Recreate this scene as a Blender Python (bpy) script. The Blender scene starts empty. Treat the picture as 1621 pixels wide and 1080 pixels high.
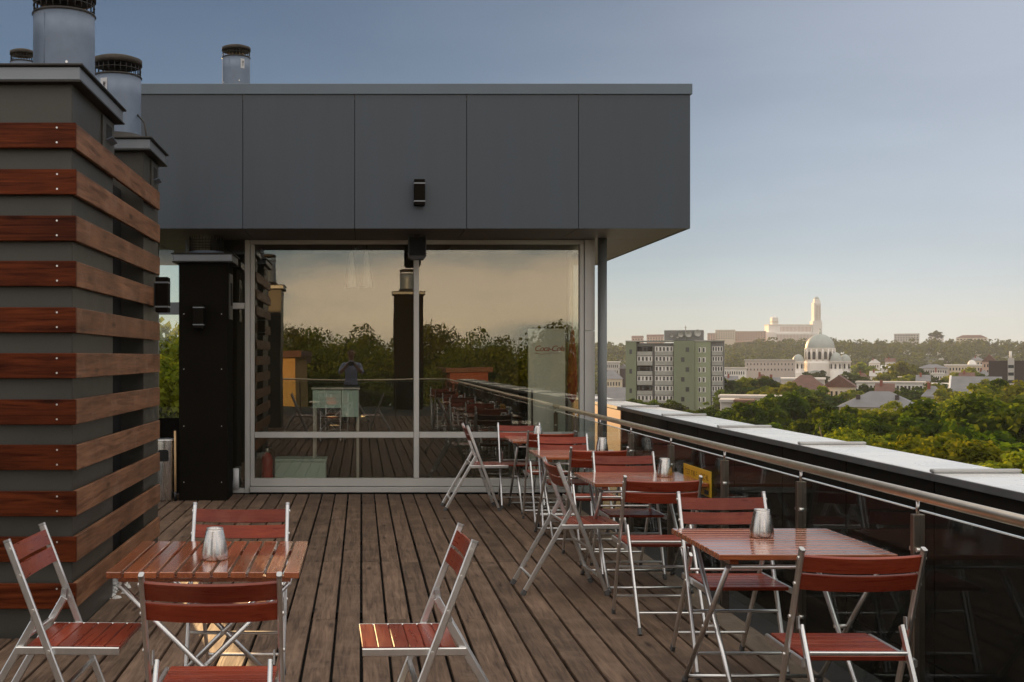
import bpy, math, random
import numpy as np
from mathutils import Vector, Matrix

R = math.radians
PI = math.pi
rnd = random.Random(7)
scene = bpy.context.scene
col = scene.collection

# ------------------------------------------------------------------ camera
F = 1830.0            # focal length in pixels of the 1621 px wide photograph
HC = 1.55             # eye height above the deck
VX, VY = 572.0, 567.0  # vanishing point in the photograph
cam_d = bpy.data.cameras.new('camera')
cam_d.sensor_width = 36.0
cam_d.lens = F / 1621.0 * 36.0
cam_d.shift_x = (810.5 - VX) / 1621.0
cam_d.shift_y = (VY - 540.0) / 1621.0
cam_d.clip_start = 0.05
cam_d.clip_end = 6000.0
cam = bpy.data.objects.new('camera', cam_d)
cam.location = (0, 0, HC)
cam.rotation_euler = (R(90), 0, 0)
col.objects.link(cam)
scene.camera = cam

# ------------------------------------------------------------------ sky and sun
SUN_EL = 9.0
SUN_AZ = -14.6        # degrees clockwise from +Y (the viewing direction): ahead, a little to the left
SUN_STRENGTH = 5.0
SKY_STRENGTH = 0.10
EXPOSURE = 0.66
SKY_CLEAR, SKY_SAT = 0.195, 1.40
VEIL, VEIL_LOW = 0.91, 0.14
VEIL_FRONT = (2.80, 2.85, 3.08, 1.0)
VEIL_UP = (8.6, 8.0, 7.2, 1.0)
VEIL_BACK = (4.4, 4.9, 5.4, 1.0)
VEIL_PINK = (8.8, 6.7, 5.0, 1.0)

world = bpy.data.worlds.new('World')
scene.world = world
world.use_nodes = True
wn, wl = world.node_tree.nodes, world.node_tree.links
for n in list(wn):
    wn.remove(n)
w_out = wn.new('ShaderNodeOutputWorld')
w_bg = wn.new('ShaderNodeBackground')
w_sky = wn.new('ShaderNodeTexSky')
w_sky.sky_type = 'NISHITA'
w_sky.sun_disc = False
w_sky.sun_elevation = R(SUN_EL)
w_sky.sun_rotation = R(SUN_AZ)
w_sky.altitude = 1200.0
w_sky.air_density = 1.0
w_sky.dust_density = 0.0
w_sky.ozone_density = 2.5
w_bg.inputs['Strength'].default_value = SKY_STRENGTH
# a thin evening veil of cloud lies over most of the sky: clear in one patch up ahead on the left, thicker towards
# the horizon, sunlit and warm in the half behind the viewer (the windows mirror that half)
def wnode(kind, **kw):
    n = wn.new(kind)
    for k, v_ in kw.items():
        setattr(n, k, v_)
    return n
def wmath(op, a, b, clamp=False):
    n = wnode('ShaderNodeMath', operation=op, use_clamp=clamp)
    for i, q in enumerate((a, b)):
        if isinstance(q, (int, float)):
            n.inputs[i].default_value = q
        else:
            wl.new(q, n.inputs[i])
    return n.outputs[0]
def wrange(val, f0, f1, t0, t1, smooth=True):
    n = wnode('ShaderNodeMapRange', interpolation_type='SMOOTHSTEP' if smooth else 'LINEAR')
    wl.new(val, n.inputs['Value'])
    for k, q in (('From Min', f0), ('From Max', f1), ('To Min', t0), ('To Max', t1)):
        n.inputs[k].default_value = q
    return n.outputs['Result']
w_tc = wnode('ShaderNodeTexCoord')
DIRV = w_tc.outputs['Generated']
w_dot = wnode('ShaderNodeVectorMath', operation='DOT_PRODUCT')
wl.new(DIRV, w_dot.inputs[0])
h_az, h_el = R(-25), R(27)
w_dot.inputs[1].default_value = (math.sin(h_az) * math.cos(h_el), math.cos(h_az) * math.cos(h_el), math.sin(h_el))
w_sep = wnode('ShaderNodeSeparateXYZ'); wl.new(DIRV, w_sep.inputs[0])
veil = wrange(w_dot.outputs['Value'], 0.985, 0.56, 0.20, VEIL)
low = wrange(w_sep.outputs['Z'], 0.26, 0.0, 0.0, VEIL_LOW)
back = wrange(w_sep.outputs['Y'], 0.45, -0.55, 0.0, 1.0)
w_map = wnode('ShaderNodeMapping'); w_map.inputs['Scale'].default_value = (1.5, 1.5, 6.0)
wl.new(DIRV, w_map.inputs['Vector'])
w_noise = wnode('ShaderNodeTexNoise')
w_noise.inputs['Scale'].default_value = 2.1; w_noise.inputs['Detail'].default_value = 8.0; w_noise.inputs['Roughness'].default_value = 0.55
wl.new(w_map.outputs[0], w_noise.inputs['Vector'])
cl = wrange(w_noise.outputs['Fac'], 0.34, 0.66, -1.0, 1.0)
amp = wmath('ADD', wmath('MULTIPLY', back, 0.42), 0.06)
mod = wmath('ADD', wmath('MULTIPLY', cl, amp), 1.0)
v_all = wmath('MULTIPLY', wmath('MAXIMUM', wmath('ADD', veil, low), wrange(w_sep.outputs['Z'], 0.34, 0.85, 0.0, 1.0)), mod)
w_vc = wnode('ShaderNodeMix', data_type='RGBA')
w_vc.inputs['A'].default_value = VEIL_FRONT
w_pk = wnode('ShaderNodeMix', data_type='RGBA')
w_pk.inputs['A'].default_value = VEIL_BACK; w_pk.inputs['B'].default_value = VEIL_PINK
wl.new(wrange(w_noise.outputs['Fac'], 0.40, 0.62, 0.0, 1.0), w_pk.inputs['Factor'])
wl.new(w_pk.outputs['Result'], w_vc.inputs['B'])
wl.new(back, w_vc.inputs['Factor'])
up = wrange(w_sep.outputs['Z'], 0.34, 0.85, 0.0, 1.0)
w_vu = wnode('ShaderNodeMix', data_type='RGBA')
w_vu.inputs['B'].default_value = VEIL_UP
wl.new(w_vc.outputs['Result'], w_vu.inputs['A']); wl.new(up, w_vu.inputs['Factor'])
w_vs = wnode('ShaderNodeVectorMath', operation='SCALE')
wl.new(w_vu.outputs['Result'], w_vs.inputs[0]); wl.new(v_all, w_vs.inputs['Scale'])
w_hsv = wnode('ShaderNodeHueSaturation'); w_hsv.inputs['Saturation'].default_value = SKY_SAT
wl.new(w_sky.outputs['Color'], w_hsv.inputs['Color'])
w_ss = wnode('ShaderNodeVectorMath', operation='SCALE'); w_ss.inputs['Scale'].default_value = SKY_CLEAR
wl.new(w_hsv.outputs['Color'], w_ss.inputs[0])
w_add = wnode('ShaderNodeVectorMath', operation='ADD')
wl.new(w_ss.outputs[0], w_add.inputs[0]); wl.new(w_vs.outputs[0], w_add.inputs[1])
wl.new(w_add.outputs[0], w_bg.inputs['Color'])
wl.new(w_bg.outputs['Background'], w_out.inputs['Surface'])

sun_d = bpy.data.lights.new('sun', 'SUN')
sun_d.energy = SUN_STRENGTH
sun_d.angle = R(0.5)
sun_d.color = (1.0, 0.62, 0.29)
sun = bpy.data.objects.new('sun', sun_d)
SUN_DIR = Vector((math.sin(R(SUN_AZ)) * math.cos(R(SUN_EL)), math.cos(R(SUN_AZ)) * math.cos(R(SUN_EL)), math.sin(R(SUN_EL))))
sun.rotation_euler = (-SUN_DIR).to_track_quat('-Z', 'Y').to_euler()
sun.location = (-20, 60, 40)
col.objects.link(sun)

scene.view_settings.view_transform = 'Standard'
scene.view_settings.look = 'None'
scene.view_settings.gamma = 1.0
scene.view_settings.use_curve_mapping = False
scene.view_settings.exposure = EXPOSURE
scene.render.engine = 'CYCLES'
scene.cycles.use_denoising = True
try:
    scene.cycles.denoiser = 'OPENIMAGEDENOISE'
    scene.cycles.denoising_input_passes = 'RGB_ALBEDO_NORMAL'
except Exception:
    pass
scene.cycles.max_bounces = 10
scene.cycles.diffuse_bounces = 3
scene.cycles.glossy_bounces = 4
scene.cycles.transparent_max_bounces = 16
scene.cycles.volume_bounces = 1
scene.cycles.sample_clamp_indirect = 6.0
scene.cycles.caustics_reflective = False
scene.cycles.caustics_refractive = False


def at(px, py, y):
    """the point at depth y (metres) that the photograph shows at pixel px, py"""
    return Vector(((px - VX) / F * y, y, HC + (VY - py) / F * y))


def ax(px, y):
    return (px - VX) / F * y


def az(py, y):
    return HC + (VY - py) / F * y


# ------------------------------------------------------------------ mesh helpers
class MB:
    """collects shapes and links them as ONE mesh object"""

    def __init__(s):
        s.v, s.f, s.sm = [], [], []

    def add(s, verts, faces, smooth=False):
        b = len(s.v)
        s.v.extend([tuple(p) for p in verts])
        for fc in faces:
            s.f.append(tuple(b + i for i in fc))
            s.sm.append(smooth)
        return s

    def box(s, x0, x1, y0, y1, z0, z1, bev=0.0):
        if bev <= 0:
            v = [(x0, y0, z0), (x1, y0, z0), (x1, y1, z0), (x0, y1, z0), (x0, y0, z1), (x1, y0, z1), (x1, y1, z1), (x0, y1, z1)]
            f = [(3, 2, 1, 0), (4, 5, 6, 7), (0, 1, 5, 4), (1, 2, 6, 5), (2, 3, 7, 6), (3, 0, 4, 7)]
            return s.add(v, f)
        # chamfered box: 24 vertices, 6 + 12 + 8 faces
        b = bev
        v, idx = [], {}
        X, Y, Z = (x0, x1), (y0, y1), (z0, z1)
        for i in (0, 1):
            for j in (0, 1):
                for k in (0, 1):
                    sx, sy, sz = (1 if i == 0 else -1), (1 if j == 0 else -1), (1 if k == 0 else -1)
                    for a in range(3):
                        p = [X[i], Y[j], Z[k]]
                        if a != 0: p[0] += sx * b
                        if a != 1: p[1] += sy * b
                        if a != 2: p[2] += sz * b
                        idx[(i, j, k, a)] = len(v)
                        v.append(tuple(p))
        I = lambda i, j, k, a: idx[(i, j, k, a)]
        f = []
        f.append((I(0,0,0,0), I(0,0,1,0), I(0,1,1,0), I(0,1,0,0)))
        f.append((I(1,0,0,0), I(1,1,0,0), I(1,1,1,0), I(1,0,1,0)))
        f.append((I(0,0,0,1), I(1,0,0,1), I(1,0,1,1), I(0,0,1,1)))
        f.append((I(0,1,0,1), I(0,1,1,1), I(1,1,1,1), I(1,1,0,1)))
        f.append((I(0,0,0,2), I(0,1,0,2), I(1,1,0,2), I(1,0,0,2)))
        f.append((I(0,0,1,2), I(1,0,1,2), I(1,1,1,2), I(0,1,1,2)))
        for i in (0, 1):
            for j in (0, 1):
                q = (I(i,j,0,0), I(i,j,0,1), I(i,j,1,1), I(i,j,1,0))
                f.append(q if (i + j) % 2 == 0 else q[::-1])
        for i in (0, 1):
            for k in (0, 1):
                q = (I(i,0,k,0), I(i,1,k,0), I(i,1,k,2), I(i,0,k,2))
                f.append(q if (i + k) % 2 == 0 else q[::-1])
        for j in (0, 1):
            for k in (0, 1):
                q = (I(0,j,k,1), I(0,j,k,2), I(1,j,k,2), I(1,j,k,1))
                f.append(q if (j + k) % 2 == 0 else q[::-1])
        for i in (0, 1):
            for j in (0, 1):
                for k in (0, 1):
                    q = (I(i,j,k,0), I(i,j,k,2), I(i,j,k,1))
                    f.append(q if (i + j + k) % 2 == 0 else q[::-1])
        return s.add(v, f)

    def path(s, pts, r, n=10, r1=None, smooth=True, caps=True):
        """round tube along a polyline, tapering from r to r1"""
        pts = [Vector(p) for p in pts]
        m = len(pts)
        r1 = r if r1 is None else r1
        rings = []
        up = None
        for i, p in enumerate(pts):
            d = (pts[min(i + 1, m - 1)] - pts[max(i - 1, 0)]).normalized()
            if up is None:
                up = Vector((0, 0, 1)) if abs(d.z) < 0.9 else Vector((1, 0, 0))
            a = d.cross(up).normalized()
            b = a.cross(d).normalized()
            up = b
            rr = r + (r1 - r) * i / max(1, m - 1)
            rings.append([p + a * (math.cos(t) * rr) + b * (math.sin(t) * rr) for t in [2 * PI * k / n for k in range(n)]])
        v = [q for ring in rings for q in ring]
        f = []
        for i in range(m - 1):
            for k in range(n):
                f.append((i * n + k, i * n + (k + 1) % n, (i + 1) * n + (k + 1) % n, (i + 1) * n + k))
        s.add(v, f, smooth)
        if caps:
            b = len(s.v) - len(v)
            s.f.append(tuple(b + k for k in range(n))[::-1]); s.sm.append(False)
            s.f.append(tuple(b + (m - 1) * n + k for k in range(n))); s.sm.append(False)
        return s

    def beam(s, p0, p1, w, h, side=(0, 1, 0), ch=0.25):
        """straight bar of chamfered rectangular section: w along side, h across"""
        p0, p1 = Vector(p0), Vector(p1)
        d = (p1 - p0).normalized()
        a = Vector(side)
        a = (a - d * a.dot(d)).normalized()
        b = d.cross(a).normalized()
        c = min(w, h) * ch
        prof = [(w/2, -h/2 + c), (w/2, h/2 - c), (w/2 - c, h/2), (-w/2 + c, h/2), (-w/2, h/2 - c), (-w/2, -h/2 + c), (-w/2 + c, -h/2), (w/2 - c, -h/2)]
        v = [p + a * u + b * t for p in (p0, p1) for (u, t) in prof]
        f = [(k, (k + 1) % 8, 8 + (k + 1) % 8, 8 + k) for k in range(8)]
        f.append(tuple(range(8))[::-1]); f.append(tuple(range(8, 16)))
        return s.add(v, f)

    def lathe(s, prof, n=24, cx=0, cy=0, cz=0, smooth=True, cap0=False, cap1=False):
        v = []
        for (r, z) in prof:
            for k in range(n):
                t = 2 * PI * k / n
                v.append((cx + r * math.cos(t), cy + r * math.sin(t), cz + z))
        f = []
        for i in range(len(prof) - 1):
            for k in range(n):
                f.append((i * n + k, i * n + (k + 1) % n, (i + 1) * n + (k + 1) % n, (i + 1) * n + k))
        s.add(v, f, smooth)
        b = len(s.v) - len(v)
        if cap0:
            s.f.append(tuple(b + k for k in range(n))[::-1]); s.sm.append(False)
        if cap1:
            s.f.append(tuple(b + (len(prof) - 1) * n + k for k in range(n))); s.sm.append(False)
        return s

    def prism(s, poly, y0, y1):
        """polygon in x, z extruded along y"""
        n = len(poly)
        v = [(x, y0, z) for x, z in poly] + [(x, y1, z) for x, z in poly]
        f = [tuple(range(n)), tuple(range(n, 2 * n))[::-1]] + [(k, n + k, n + (k + 1) % n, (k + 1) % n) for k in range(n)]
        return s.add(v, f)

    def mesh(s, name, mat=None):
        me = bpy.data.meshes.new(name)
        me.from_pydata(s.v, [], s.f)
        me.polygons.foreach_set('use_smooth', s.sm)
        if mat is not None:
            me.materials.append(mat)
        me.update()
        return me

    def build(s, name, mat, parent=None, loc=(0, 0, 0)):
        return link(name, s.mesh(name, mat), parent, loc)


def link(name, me, parent=None, loc=(0, 0, 0), rz=0.0):
    o = bpy.data.objects.new(name, me)
    o.location = loc
    if rz: o.rotation_euler = (0, 0, rz)
    col.objects.link(o)
    if parent is not None:
        o.parent = parent
    return o


def tag(o, label=None, cat=None, group=None, kind=None):
    if label: o['label'] = label
    if cat: o['category'] = cat
    if group: o['group'] = group
    if kind: o['kind'] = kind
    return o


def thing(name, label, cat, loc=(0, 0, 0), rz=0.0, group=None):
    o = bpy.data.objects.new(name, None)
    o.empty_display_size = 0.1
    o.location = loc
    o.rotation_euler = (0, 0, rz)
    col.objects.link(o)
    return tag(o, label, cat, group)


KIDS = {}


def copy_tree(o, parent=None):
    c = o.copy()
    col.objects.link(c)
    c.parent = parent
    if o.name not in KIDS:
        KIDS[o.name] = list(o.children)
    for ch in KIDS[o.name]:
        copy_tree(ch, c)
    return c


# ------------------------------------------------------------------ materials
def new_mat(name):
    m = bpy.data.materials.new(name)
    m.use_nodes = True
    nt = m.node_tree
    p = nt.nodes.get('Principled BSDF')
    return m, nt.nodes, nt.links, p


def rgb(c):
    return (c[0], c[1], c[2], 1.0)


def plain(name, c, rough=0.6, metal=0.0, var=0.12, scale=6.0, bump=0.0, coat=0.0, rvar=0.0, spec=0.5, obvar=0.0, stretch=None):
    """one colour with soft mottling, varying roughness and a little bump"""
    m, N, L, p = new_mat(name)
    tc = N.new('ShaderNodeTexCoord')
    no = N.new('ShaderNodeTexNoise')
    no.inputs['Scale'].default_value = scale
    no.inputs['Detail'].default_value = 5
    if stretch:
        mp = N.new('ShaderNodeMapping'); mp.inputs['Scale'].default_value = stretch
        L.new(tc.outputs['Object'], mp.inputs['Vector']); L.new(mp.outputs[0], no.inputs['Vector'])
    else:
        L.new(tc.outputs['Object'], no.inputs['Vector'])
    mr = N.new('ShaderNodeMapRange')
    mr.inputs['From Min'].default_value = 0.3; mr.inputs['From Max'].default_value = 0.7
    mr.inputs['To Min'].default_value = 1 - var; mr.inputs['To Max'].default_value = 1 + var
    L.new(no.outputs['Fac'], mr.inputs['Value'])
    val = mr.outputs['Result']
    if obvar:
        oi = N.new('ShaderNodeObjectInfo')
        mo = N.new('ShaderNodeMapRange')
        mo.inputs['To Min'].default_value = 1 - obvar; mo.inputs['To Max'].default_value = 1 + obvar
        L.new(oi.outputs['Random'], mo.inputs['Value'])
        mm = N.new('ShaderNodeMath'); mm.operation = 'MULTIPLY'
        L.new(val, mm.inputs[0]); L.new(mo.outputs['Result'], mm.inputs[1])
        val = mm.outputs[0]
    mx = N.new('ShaderNodeVectorMath'); mx.operation = 'SCALE'
    mx.inputs[0].default_value = c
    L.new(val, mx.inputs['Scale'])
    L.new(mx.outputs['Vector'], p.inputs['Base Color'])
    p.inputs['Roughness'].default_value = rough
    p.inputs['Metallic'].default_value = metal
    p.inputs['Specular IOR Level'].default_value = spec
    p.inputs['Coat Weight'].default_value = coat
    if rvar:
        rr = N.new('ShaderNodeMapRange')
        rr.inputs['From Min'].default_value = 0.3; rr.inputs['From Max'].default_value = 0.7
        rr.inputs['To Min'].default_value = max(0.02, rough - rvar); rr.inputs['To Max'].default_value = rough + rvar
        L.new(no.outputs['Fac'], rr.inputs['Value'])
        L.new(rr.outputs['Result'], p.inputs['Roughness'])
    if bump:
        bm = N.new('ShaderNodeBump')
        bm.inputs['Strength'].default_value = bump
        bm.inputs['Distance'].default_value = 0.01
        L.new(no.outputs['Fac'], bm.inputs['Height'])
        L.new(bm.outputs['Normal'], p.inputs['Normal'])
    return m


def wood(name, dark, light, axis='y', rough=0.45, coat=0.0, grain=1.0, bump=0.25, knots=True, wear=None, obvar=0.18, spec=0.5, coat_rough=0.15, coat_ior=1.5):
    """planks: grain stretched along one axis, each piece offset by its own random number"""
    m, N, L, p = new_mat(name)
    tc = N.new('ShaderNodeTexCoord')
    oi = N.new('ShaderNodeObjectInfo')
    off = N.new('ShaderNodeVectorMath'); off.operation = 'SCALE'
    cmb = N.new('ShaderNodeCombineXYZ')
    mul = N.new('ShaderNodeMath'); mul.operation = 'MULTIPLY'; mul.inputs[1].default_value = 137.0
    L.new(oi.outputs['Random'], mul.inputs[0])
    for k in range(3):
        L.new(mul.outputs[0], cmb.inputs[k])
    add = N.new('ShaderNodeVectorMath'); add.operation = 'ADD'
    L.new(tc.outputs['Object'], add.inputs[0]); L.new(cmb.outputs[0], add.inputs[1])
    mp = N.new('ShaderNodeMapping')
    sc = {'x': (1.0, 16, 16), 'y': (16, 1.0, 16), 'z': (16, 16, 1.0)}[axis]
    mp.inputs['Scale'].default_value = tuple(q * grain for q in sc)
    L.new(add.outputs[0], mp.inputs['Vector'])
    n1 = N.new('ShaderNodeTexNoise')
    n1.inputs['Scale'].default_value = 1.7
    n1.inputs['Detail'].default_value = 8
    n1.inputs['Roughness'].default_value = 0.62
    n1.inputs['Distortion'].default_value = 1.3
    L.new(mp.outputs[0], n1.inputs['Vector'])
    n2 = N.new('ShaderNodeTexNoise')          # fine streaks
    n2.inputs['Scale'].default_value = 7.0
    n2.inputs['Detail'].default_value = 4
    L.new(mp.outputs[0], n2.inputs['Vector'])
    mixf = N.new('ShaderNodeMath'); mixf.operation = 'MULTIPLY_ADD'
    L.new(n2.outputs['Fac'], mixf.inputs[0]); mixf.inputs[1].default_value = 0.35
    L.new(n1.outputs['Fac'], mixf.inputs[2])
    cr = N.new('ShaderNodeValToRGB')
    cr.color_ramp.elements[0].position = 0.45; cr.color_ramp.elements[0].color = rgb(dark)
    cr.color_ramp.elements[1].position = 0.85; cr.color_ramp.elements[1].color = rgb(light)
    L.new(mixf.outputs[0], cr.inputs['Fac'])
    colr = cr.outputs['Color']
    # broad blotches
    n3 = N.new('ShaderNodeTexNoise')
    n3.inputs['Scale'].default_value = 2.6; n3.inputs['Detail'].default_value = 3
    L.new(add.outputs[0], n3.inputs['Vector'])
    mr = N.new('ShaderNodeMapRange')
    mr.inputs['From Min'].default_value = 0.3; mr.inputs['From Max'].default_value = 0.7
    mr.inputs['To Min'].default_value = 0.78; mr.inputs['To Max'].default_value = 1.18
    L.new(n3.outputs['Fac'], mr.inputs['Value'])
    mo = N.new('ShaderNodeMapRange')
    mo.inputs['To Min'].default_value = 1 - obvar; mo.inputs['To Max'].default_value = 1 + obvar
    L.new(oi.outputs['Random'], mo.inputs['Value'])
    mm = N.new('ShaderNodeMath'); mm.operation = 'MULTIPLY'
    L.new(mr.outputs[0], mm.inputs[0]); L.new(mo.outputs[0], mm.inputs[1])
    scl = N.new('ShaderNodeVectorMath'); scl.operation = 'SCALE'
    L.new(colr, scl.inputs[0]); L.new(mm.outputs[0], scl.inputs['Scale'])
    colr = scl.outputs['Vector']
    if knots:
        vo = N.new('ShaderNodeTexVoronoi')
        mk = N.new('ShaderNodeMapping')
        ks = {'x': (2.2, 9, 9), 'y': (9, 2.2, 9), 'z': (9, 9, 2.2)}[axis]
        mk.inputs['Scale'].default_value = ks
        L.new(add.outputs[0], mk.inputs['Vector'])
        L.new(mk.outputs[0], vo.inputs['Vector'])
        vo.inputs['Scale'].default_value = 0.8
        kr = N.new('ShaderNodeMapRange')
        kr.inputs['From Min'].default_value = 0.05; kr.inputs['From Max'].default_value = 0.16
        kr.inputs['To Min'].default_value = 0.35; kr.inputs['To Max'].default_value = 1.0
        L.new(vo.outputs['Distance'], kr.inputs['Value'])
        s2 = N.new('ShaderNodeVectorMath'); s2.operation = 'SCALE'
        L.new(colr, s2.inputs[0]); L.new(kr.outputs[0], s2.inputs['Scale'])
        colr = s2.outputs['Vector']
    if wear:
        n4 = N.new('ShaderNodeTexNoise')
        n4.inputs['Scale'].default_value = 5.0; n4.inputs['Detail'].default_value = 9; n4.inputs['Roughness'].default_value = 0.7
        L.new(add.outputs[0], n4.inputs['Vector'])
        wr = N.new('ShaderNodeMapRange')
        wr.inputs['From Min'].default_value = 0.52; wr.inputs['From Max'].default_value = 0.72
        wr.inputs['To Max'].default_value = 0.6
        L.new(n4.outputs['Fac'], wr.inputs['Value'])
        mx = N.new('ShaderNodeMix'); mx.data_type = 'RGBA'
        mx.inputs['B'].default_value = rgb(wear)
        L.new(colr, mx.inputs['A']); L.new(wr.outputs[0], mx.inputs['Factor'])
        colr = mx.outputs['Result']
    L.new(colr, p.inputs['Base Color'])
    p.inputs['Specular IOR Level'].default_value = spec
    rr = N.new('ShaderNodeMapRange')
    rr.inputs['From Min'].default_value = 0.3; rr.inputs['From Max'].default_value = 0.7
    rr.inputs['To Min'].default_value = rough * 0.8; rr.inputs['To Max'].default_value = min(1, rough * 1.25)
    L.new(n1.outputs['Fac'], rr.inputs['Value'])
    L.new(rr.outputs[0], p.inputs['Roughness'])
    p.inputs['Coat Weight'].default_value = coat
    p.inputs['Coat Roughness'].default_value = coat_rough
    p.inputs['Coat IOR'].default_value = coat_ior
    bm = N.new('ShaderNodeBump')
    bm.inputs['Strength'].default_value = bump; bm.inputs['Distance'].default_value = 0.004
    L.new(mixf.outputs[0], bm.inputs['Height'])
    L.new(bm.outputs['Normal'], p.inputs['Normal'])
    return m


def brushed(name, c, rough, axis='z', metal=1.0, streak=0.06, aniso=0.0):
    m, N, L, p = new_mat(name)
    tc = N.new('ShaderNodeTexCoord')
    mp = N.new('ShaderNodeMapping')
    mp.inputs['Scale'].default_value = {'x': (3, 160, 160), 'y': (160, 3, 160), 'z': (160, 160, 3)}[axis]
    L.new(tc.outputs['Object'], mp.inputs['Vector'])
    no = N.new('ShaderNodeTexNoise'); no.inputs['Scale'].default_value = 1.0; no.inputs['Detail'].default_value = 3
    L.new(mp.outputs[0], no.inputs['Vector'])
    rr = N.new('ShaderNodeMapRange')
    rr.inputs['To Min'].default_value = max(0.03, rough - streak); rr.inputs['To Max'].default_value = rough + streak
    L.new(no.outputs['Fac'], rr.inputs['Value']); L.new(rr.outputs[0], p.inputs['Roughness'])
    n2 = N.new('ShaderNodeTexNoise'); n2.inputs['Scale'].default_value = 14; n2.inputs['Detail'].default_value = 4
    L.new(tc.outputs['Object'], n2.inputs['Vector'])
    mr = N.new('ShaderNodeMapRange')
    mr.inputs['From Min'].default_value = 0.3; mr.inputs['From Max'].default_value = 0.7
    mr.inputs['To Min'].default_value = 0.92; mr.inputs['To Max'].default_value = 1.05
    L.new(n2.outputs['Fac'], mr.inputs['Value'])
    sc = N.new('ShaderNodeVectorMath'); sc.operation = 'SCALE'
    sc.inputs[0].default_value = c
    L.new(mr.outputs[0], sc.inputs['Scale']); L.new(sc.outputs['Vector'], p.inputs['Base Color'])
    p.inputs['Metallic'].default_value = metal
    p.inputs['Anisotropic'].default_value = aniso
    return m


def glazing(name, tint, refl, rtint=(1, 1, 1), wav=0.0, ior=1.5, scale=1.0):
    """sheet glass: clear transmission with a coated mirror share that grows at grazing angles"""
    m, N, L, p = new_mat(name)
    N.remove(p)
    out = N.get('Material Output')
    tr = N.new('ShaderNodeBsdfTransparent'); tr.inputs['Color'].default_value = rgb(tint)
    gl = N.new('ShaderNodeBsdfGlossy'); gl.inputs['Roughness'].default_value = 0.0; gl.inputs['Color'].default_value = rgb(rtint)
    # Schlick's law on the angle to either face of the sheet
    ge = N.new('ShaderNodeNewGeometry')
    dt = N.new('ShaderNodeVectorMath'); dt.operation = 'DOT_PRODUCT'
    L.new(ge.outputs['Normal'], dt.inputs[0]); L.new(ge.outputs['Incoming'], dt.inputs[1])
    ab = N.new('ShaderNodeMath'); ab.operation = 'ABSOLUTE'; L.new(dt.outputs['Value'], ab.inputs[0])
    om = N.new('ShaderNodeMath'); om.operation = 'SUBTRACT'; om.inputs[0].default_value = 1.0; om.use_clamp = True; L.new(ab.outputs[0], om.inputs[1])
    pw = N.new('ShaderNodeMath'); pw.operation = 'POWER'; pw.inputs[1].default_value = 5.0; L.new(om.outputs[0], pw.inputs[0])
    r0 = ((ior - 1) / (ior + 1)) ** 2
    fr = N.new('ShaderNodeMath'); fr.operation = 'MULTIPLY_ADD'; fr.inputs[1].default_value = (1 - r0) * scale; fr.inputs[2].default_value = r0 * scale
    L.new(pw.outputs[0], fr.inputs[0])
    ad = N.new('ShaderNodeMath'); ad.operation = 'ADD'; ad.inputs[1].default_value = refl; ad.use_clamp = True
    L.new(fr.outputs[0], ad.inputs[0])
    mx = N.new('ShaderNodeMixShader')
    L.new(ad.outputs[0], mx.inputs[0]); L.new(tr.outputs[0], mx.inputs[1]); L.new(gl.outputs[0], mx.inputs[2])
    L.new(mx.outputs[0], out.inputs['Surface'])
    if wav:
        no = N.new('ShaderNodeTexNoise'); no.inputs['Scale'].default_value = 0.9; no.inputs['Detail'].default_value = 1
        tc = N.new('ShaderNodeTexCoord'); L.new(tc.outputs['Object'], no.inputs['Vector'])
        bm = N.new('ShaderNodeBump'); bm.inputs['Strength'].default_value = wav; bm.inputs['Distance'].default_value = 0.02
        L.new(no.outputs['Fac'], bm.inputs['Height']); L.new(bm.outputs['Normal'], gl.inputs['Normal'])
    return m


def foliage(name, c_dark, c_light, trans=0.5, tip=None):
    m, N, L, p = new_mat(name)
    N.remove(p)
    out = N.get('Material Output')
    tc = N.new('ShaderNodeTexCoord'); oi = N.new('ShaderNodeObjectInfo')
    no = N.new('ShaderNodeTexNoise'); no.inputs['Scale'].default_value = 0.55; no.inputs['Detail'].default_value = 6
    L.new(tc.outputs['Object'], no.inputs['Vector'])
    cr = N.new('ShaderNodeValToRGB')
    cr.color_ramp.elements[0].position = 0.32; cr.color_ramp.elements[0].color = rgb(c_dark)
    cr.color_ramp.elements[1].position = 0.68; cr.color_ramp.elements[1].color = rgb(c_light)
    L.new(no.outputs['Fac'], cr.inputs['Fac'])
    hs = N.new('ShaderNodeHueSaturation')
    hm = N.new('ShaderNodeMapRange'); hm.inputs['To Min'].default_value = 0.488; hm.inputs['To Max'].default_value = 0.52
    vm = N.new('ShaderNodeMapRange'); vm.inputs['To Min'].default_value = 0.75; vm.inputs['To Max'].default_value = 1.25
    L.new(oi.outputs['Random'], hm.inputs['Value']); L.new(oi.outputs['Random'], vm.inputs['Value'])
    L.new(hm.outputs[0], hs.inputs['Hue']); L.new(vm.outputs[0], hs.inputs['Value'])
    L.new(cr.outputs['Color'], hs.inputs['Color'])
    df = N.new('ShaderNodeBsdfDiffuse'); tl = N.new('ShaderNodeBsdfTranslucent')
    L.new(hs.outputs[0], df.inputs['Color'])
    yl = N.new('ShaderNodeMix'); yl.data_type = 'RGBA'; yl.blend_type = 'MULTIPLY'
    yl.inputs['Factor'].default_value = 1.0; yl.inputs['B'].default_value = (1.95, 1.85, 0.5, 1)
    L.new(hs.outputs[0], yl.inputs['A']); L.new(yl.outputs['Result'], tl.inputs['Color'])
    mx = N.new('ShaderNodeMixShader'); mx.inputs[0].default_value = trans
    L.new(df.outputs[0], mx.inputs[1]); L.new(tl.outputs[0], mx.inputs[2])
    L.new(mx.outputs[0], out.inputs['Surface'])
    return m


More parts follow.
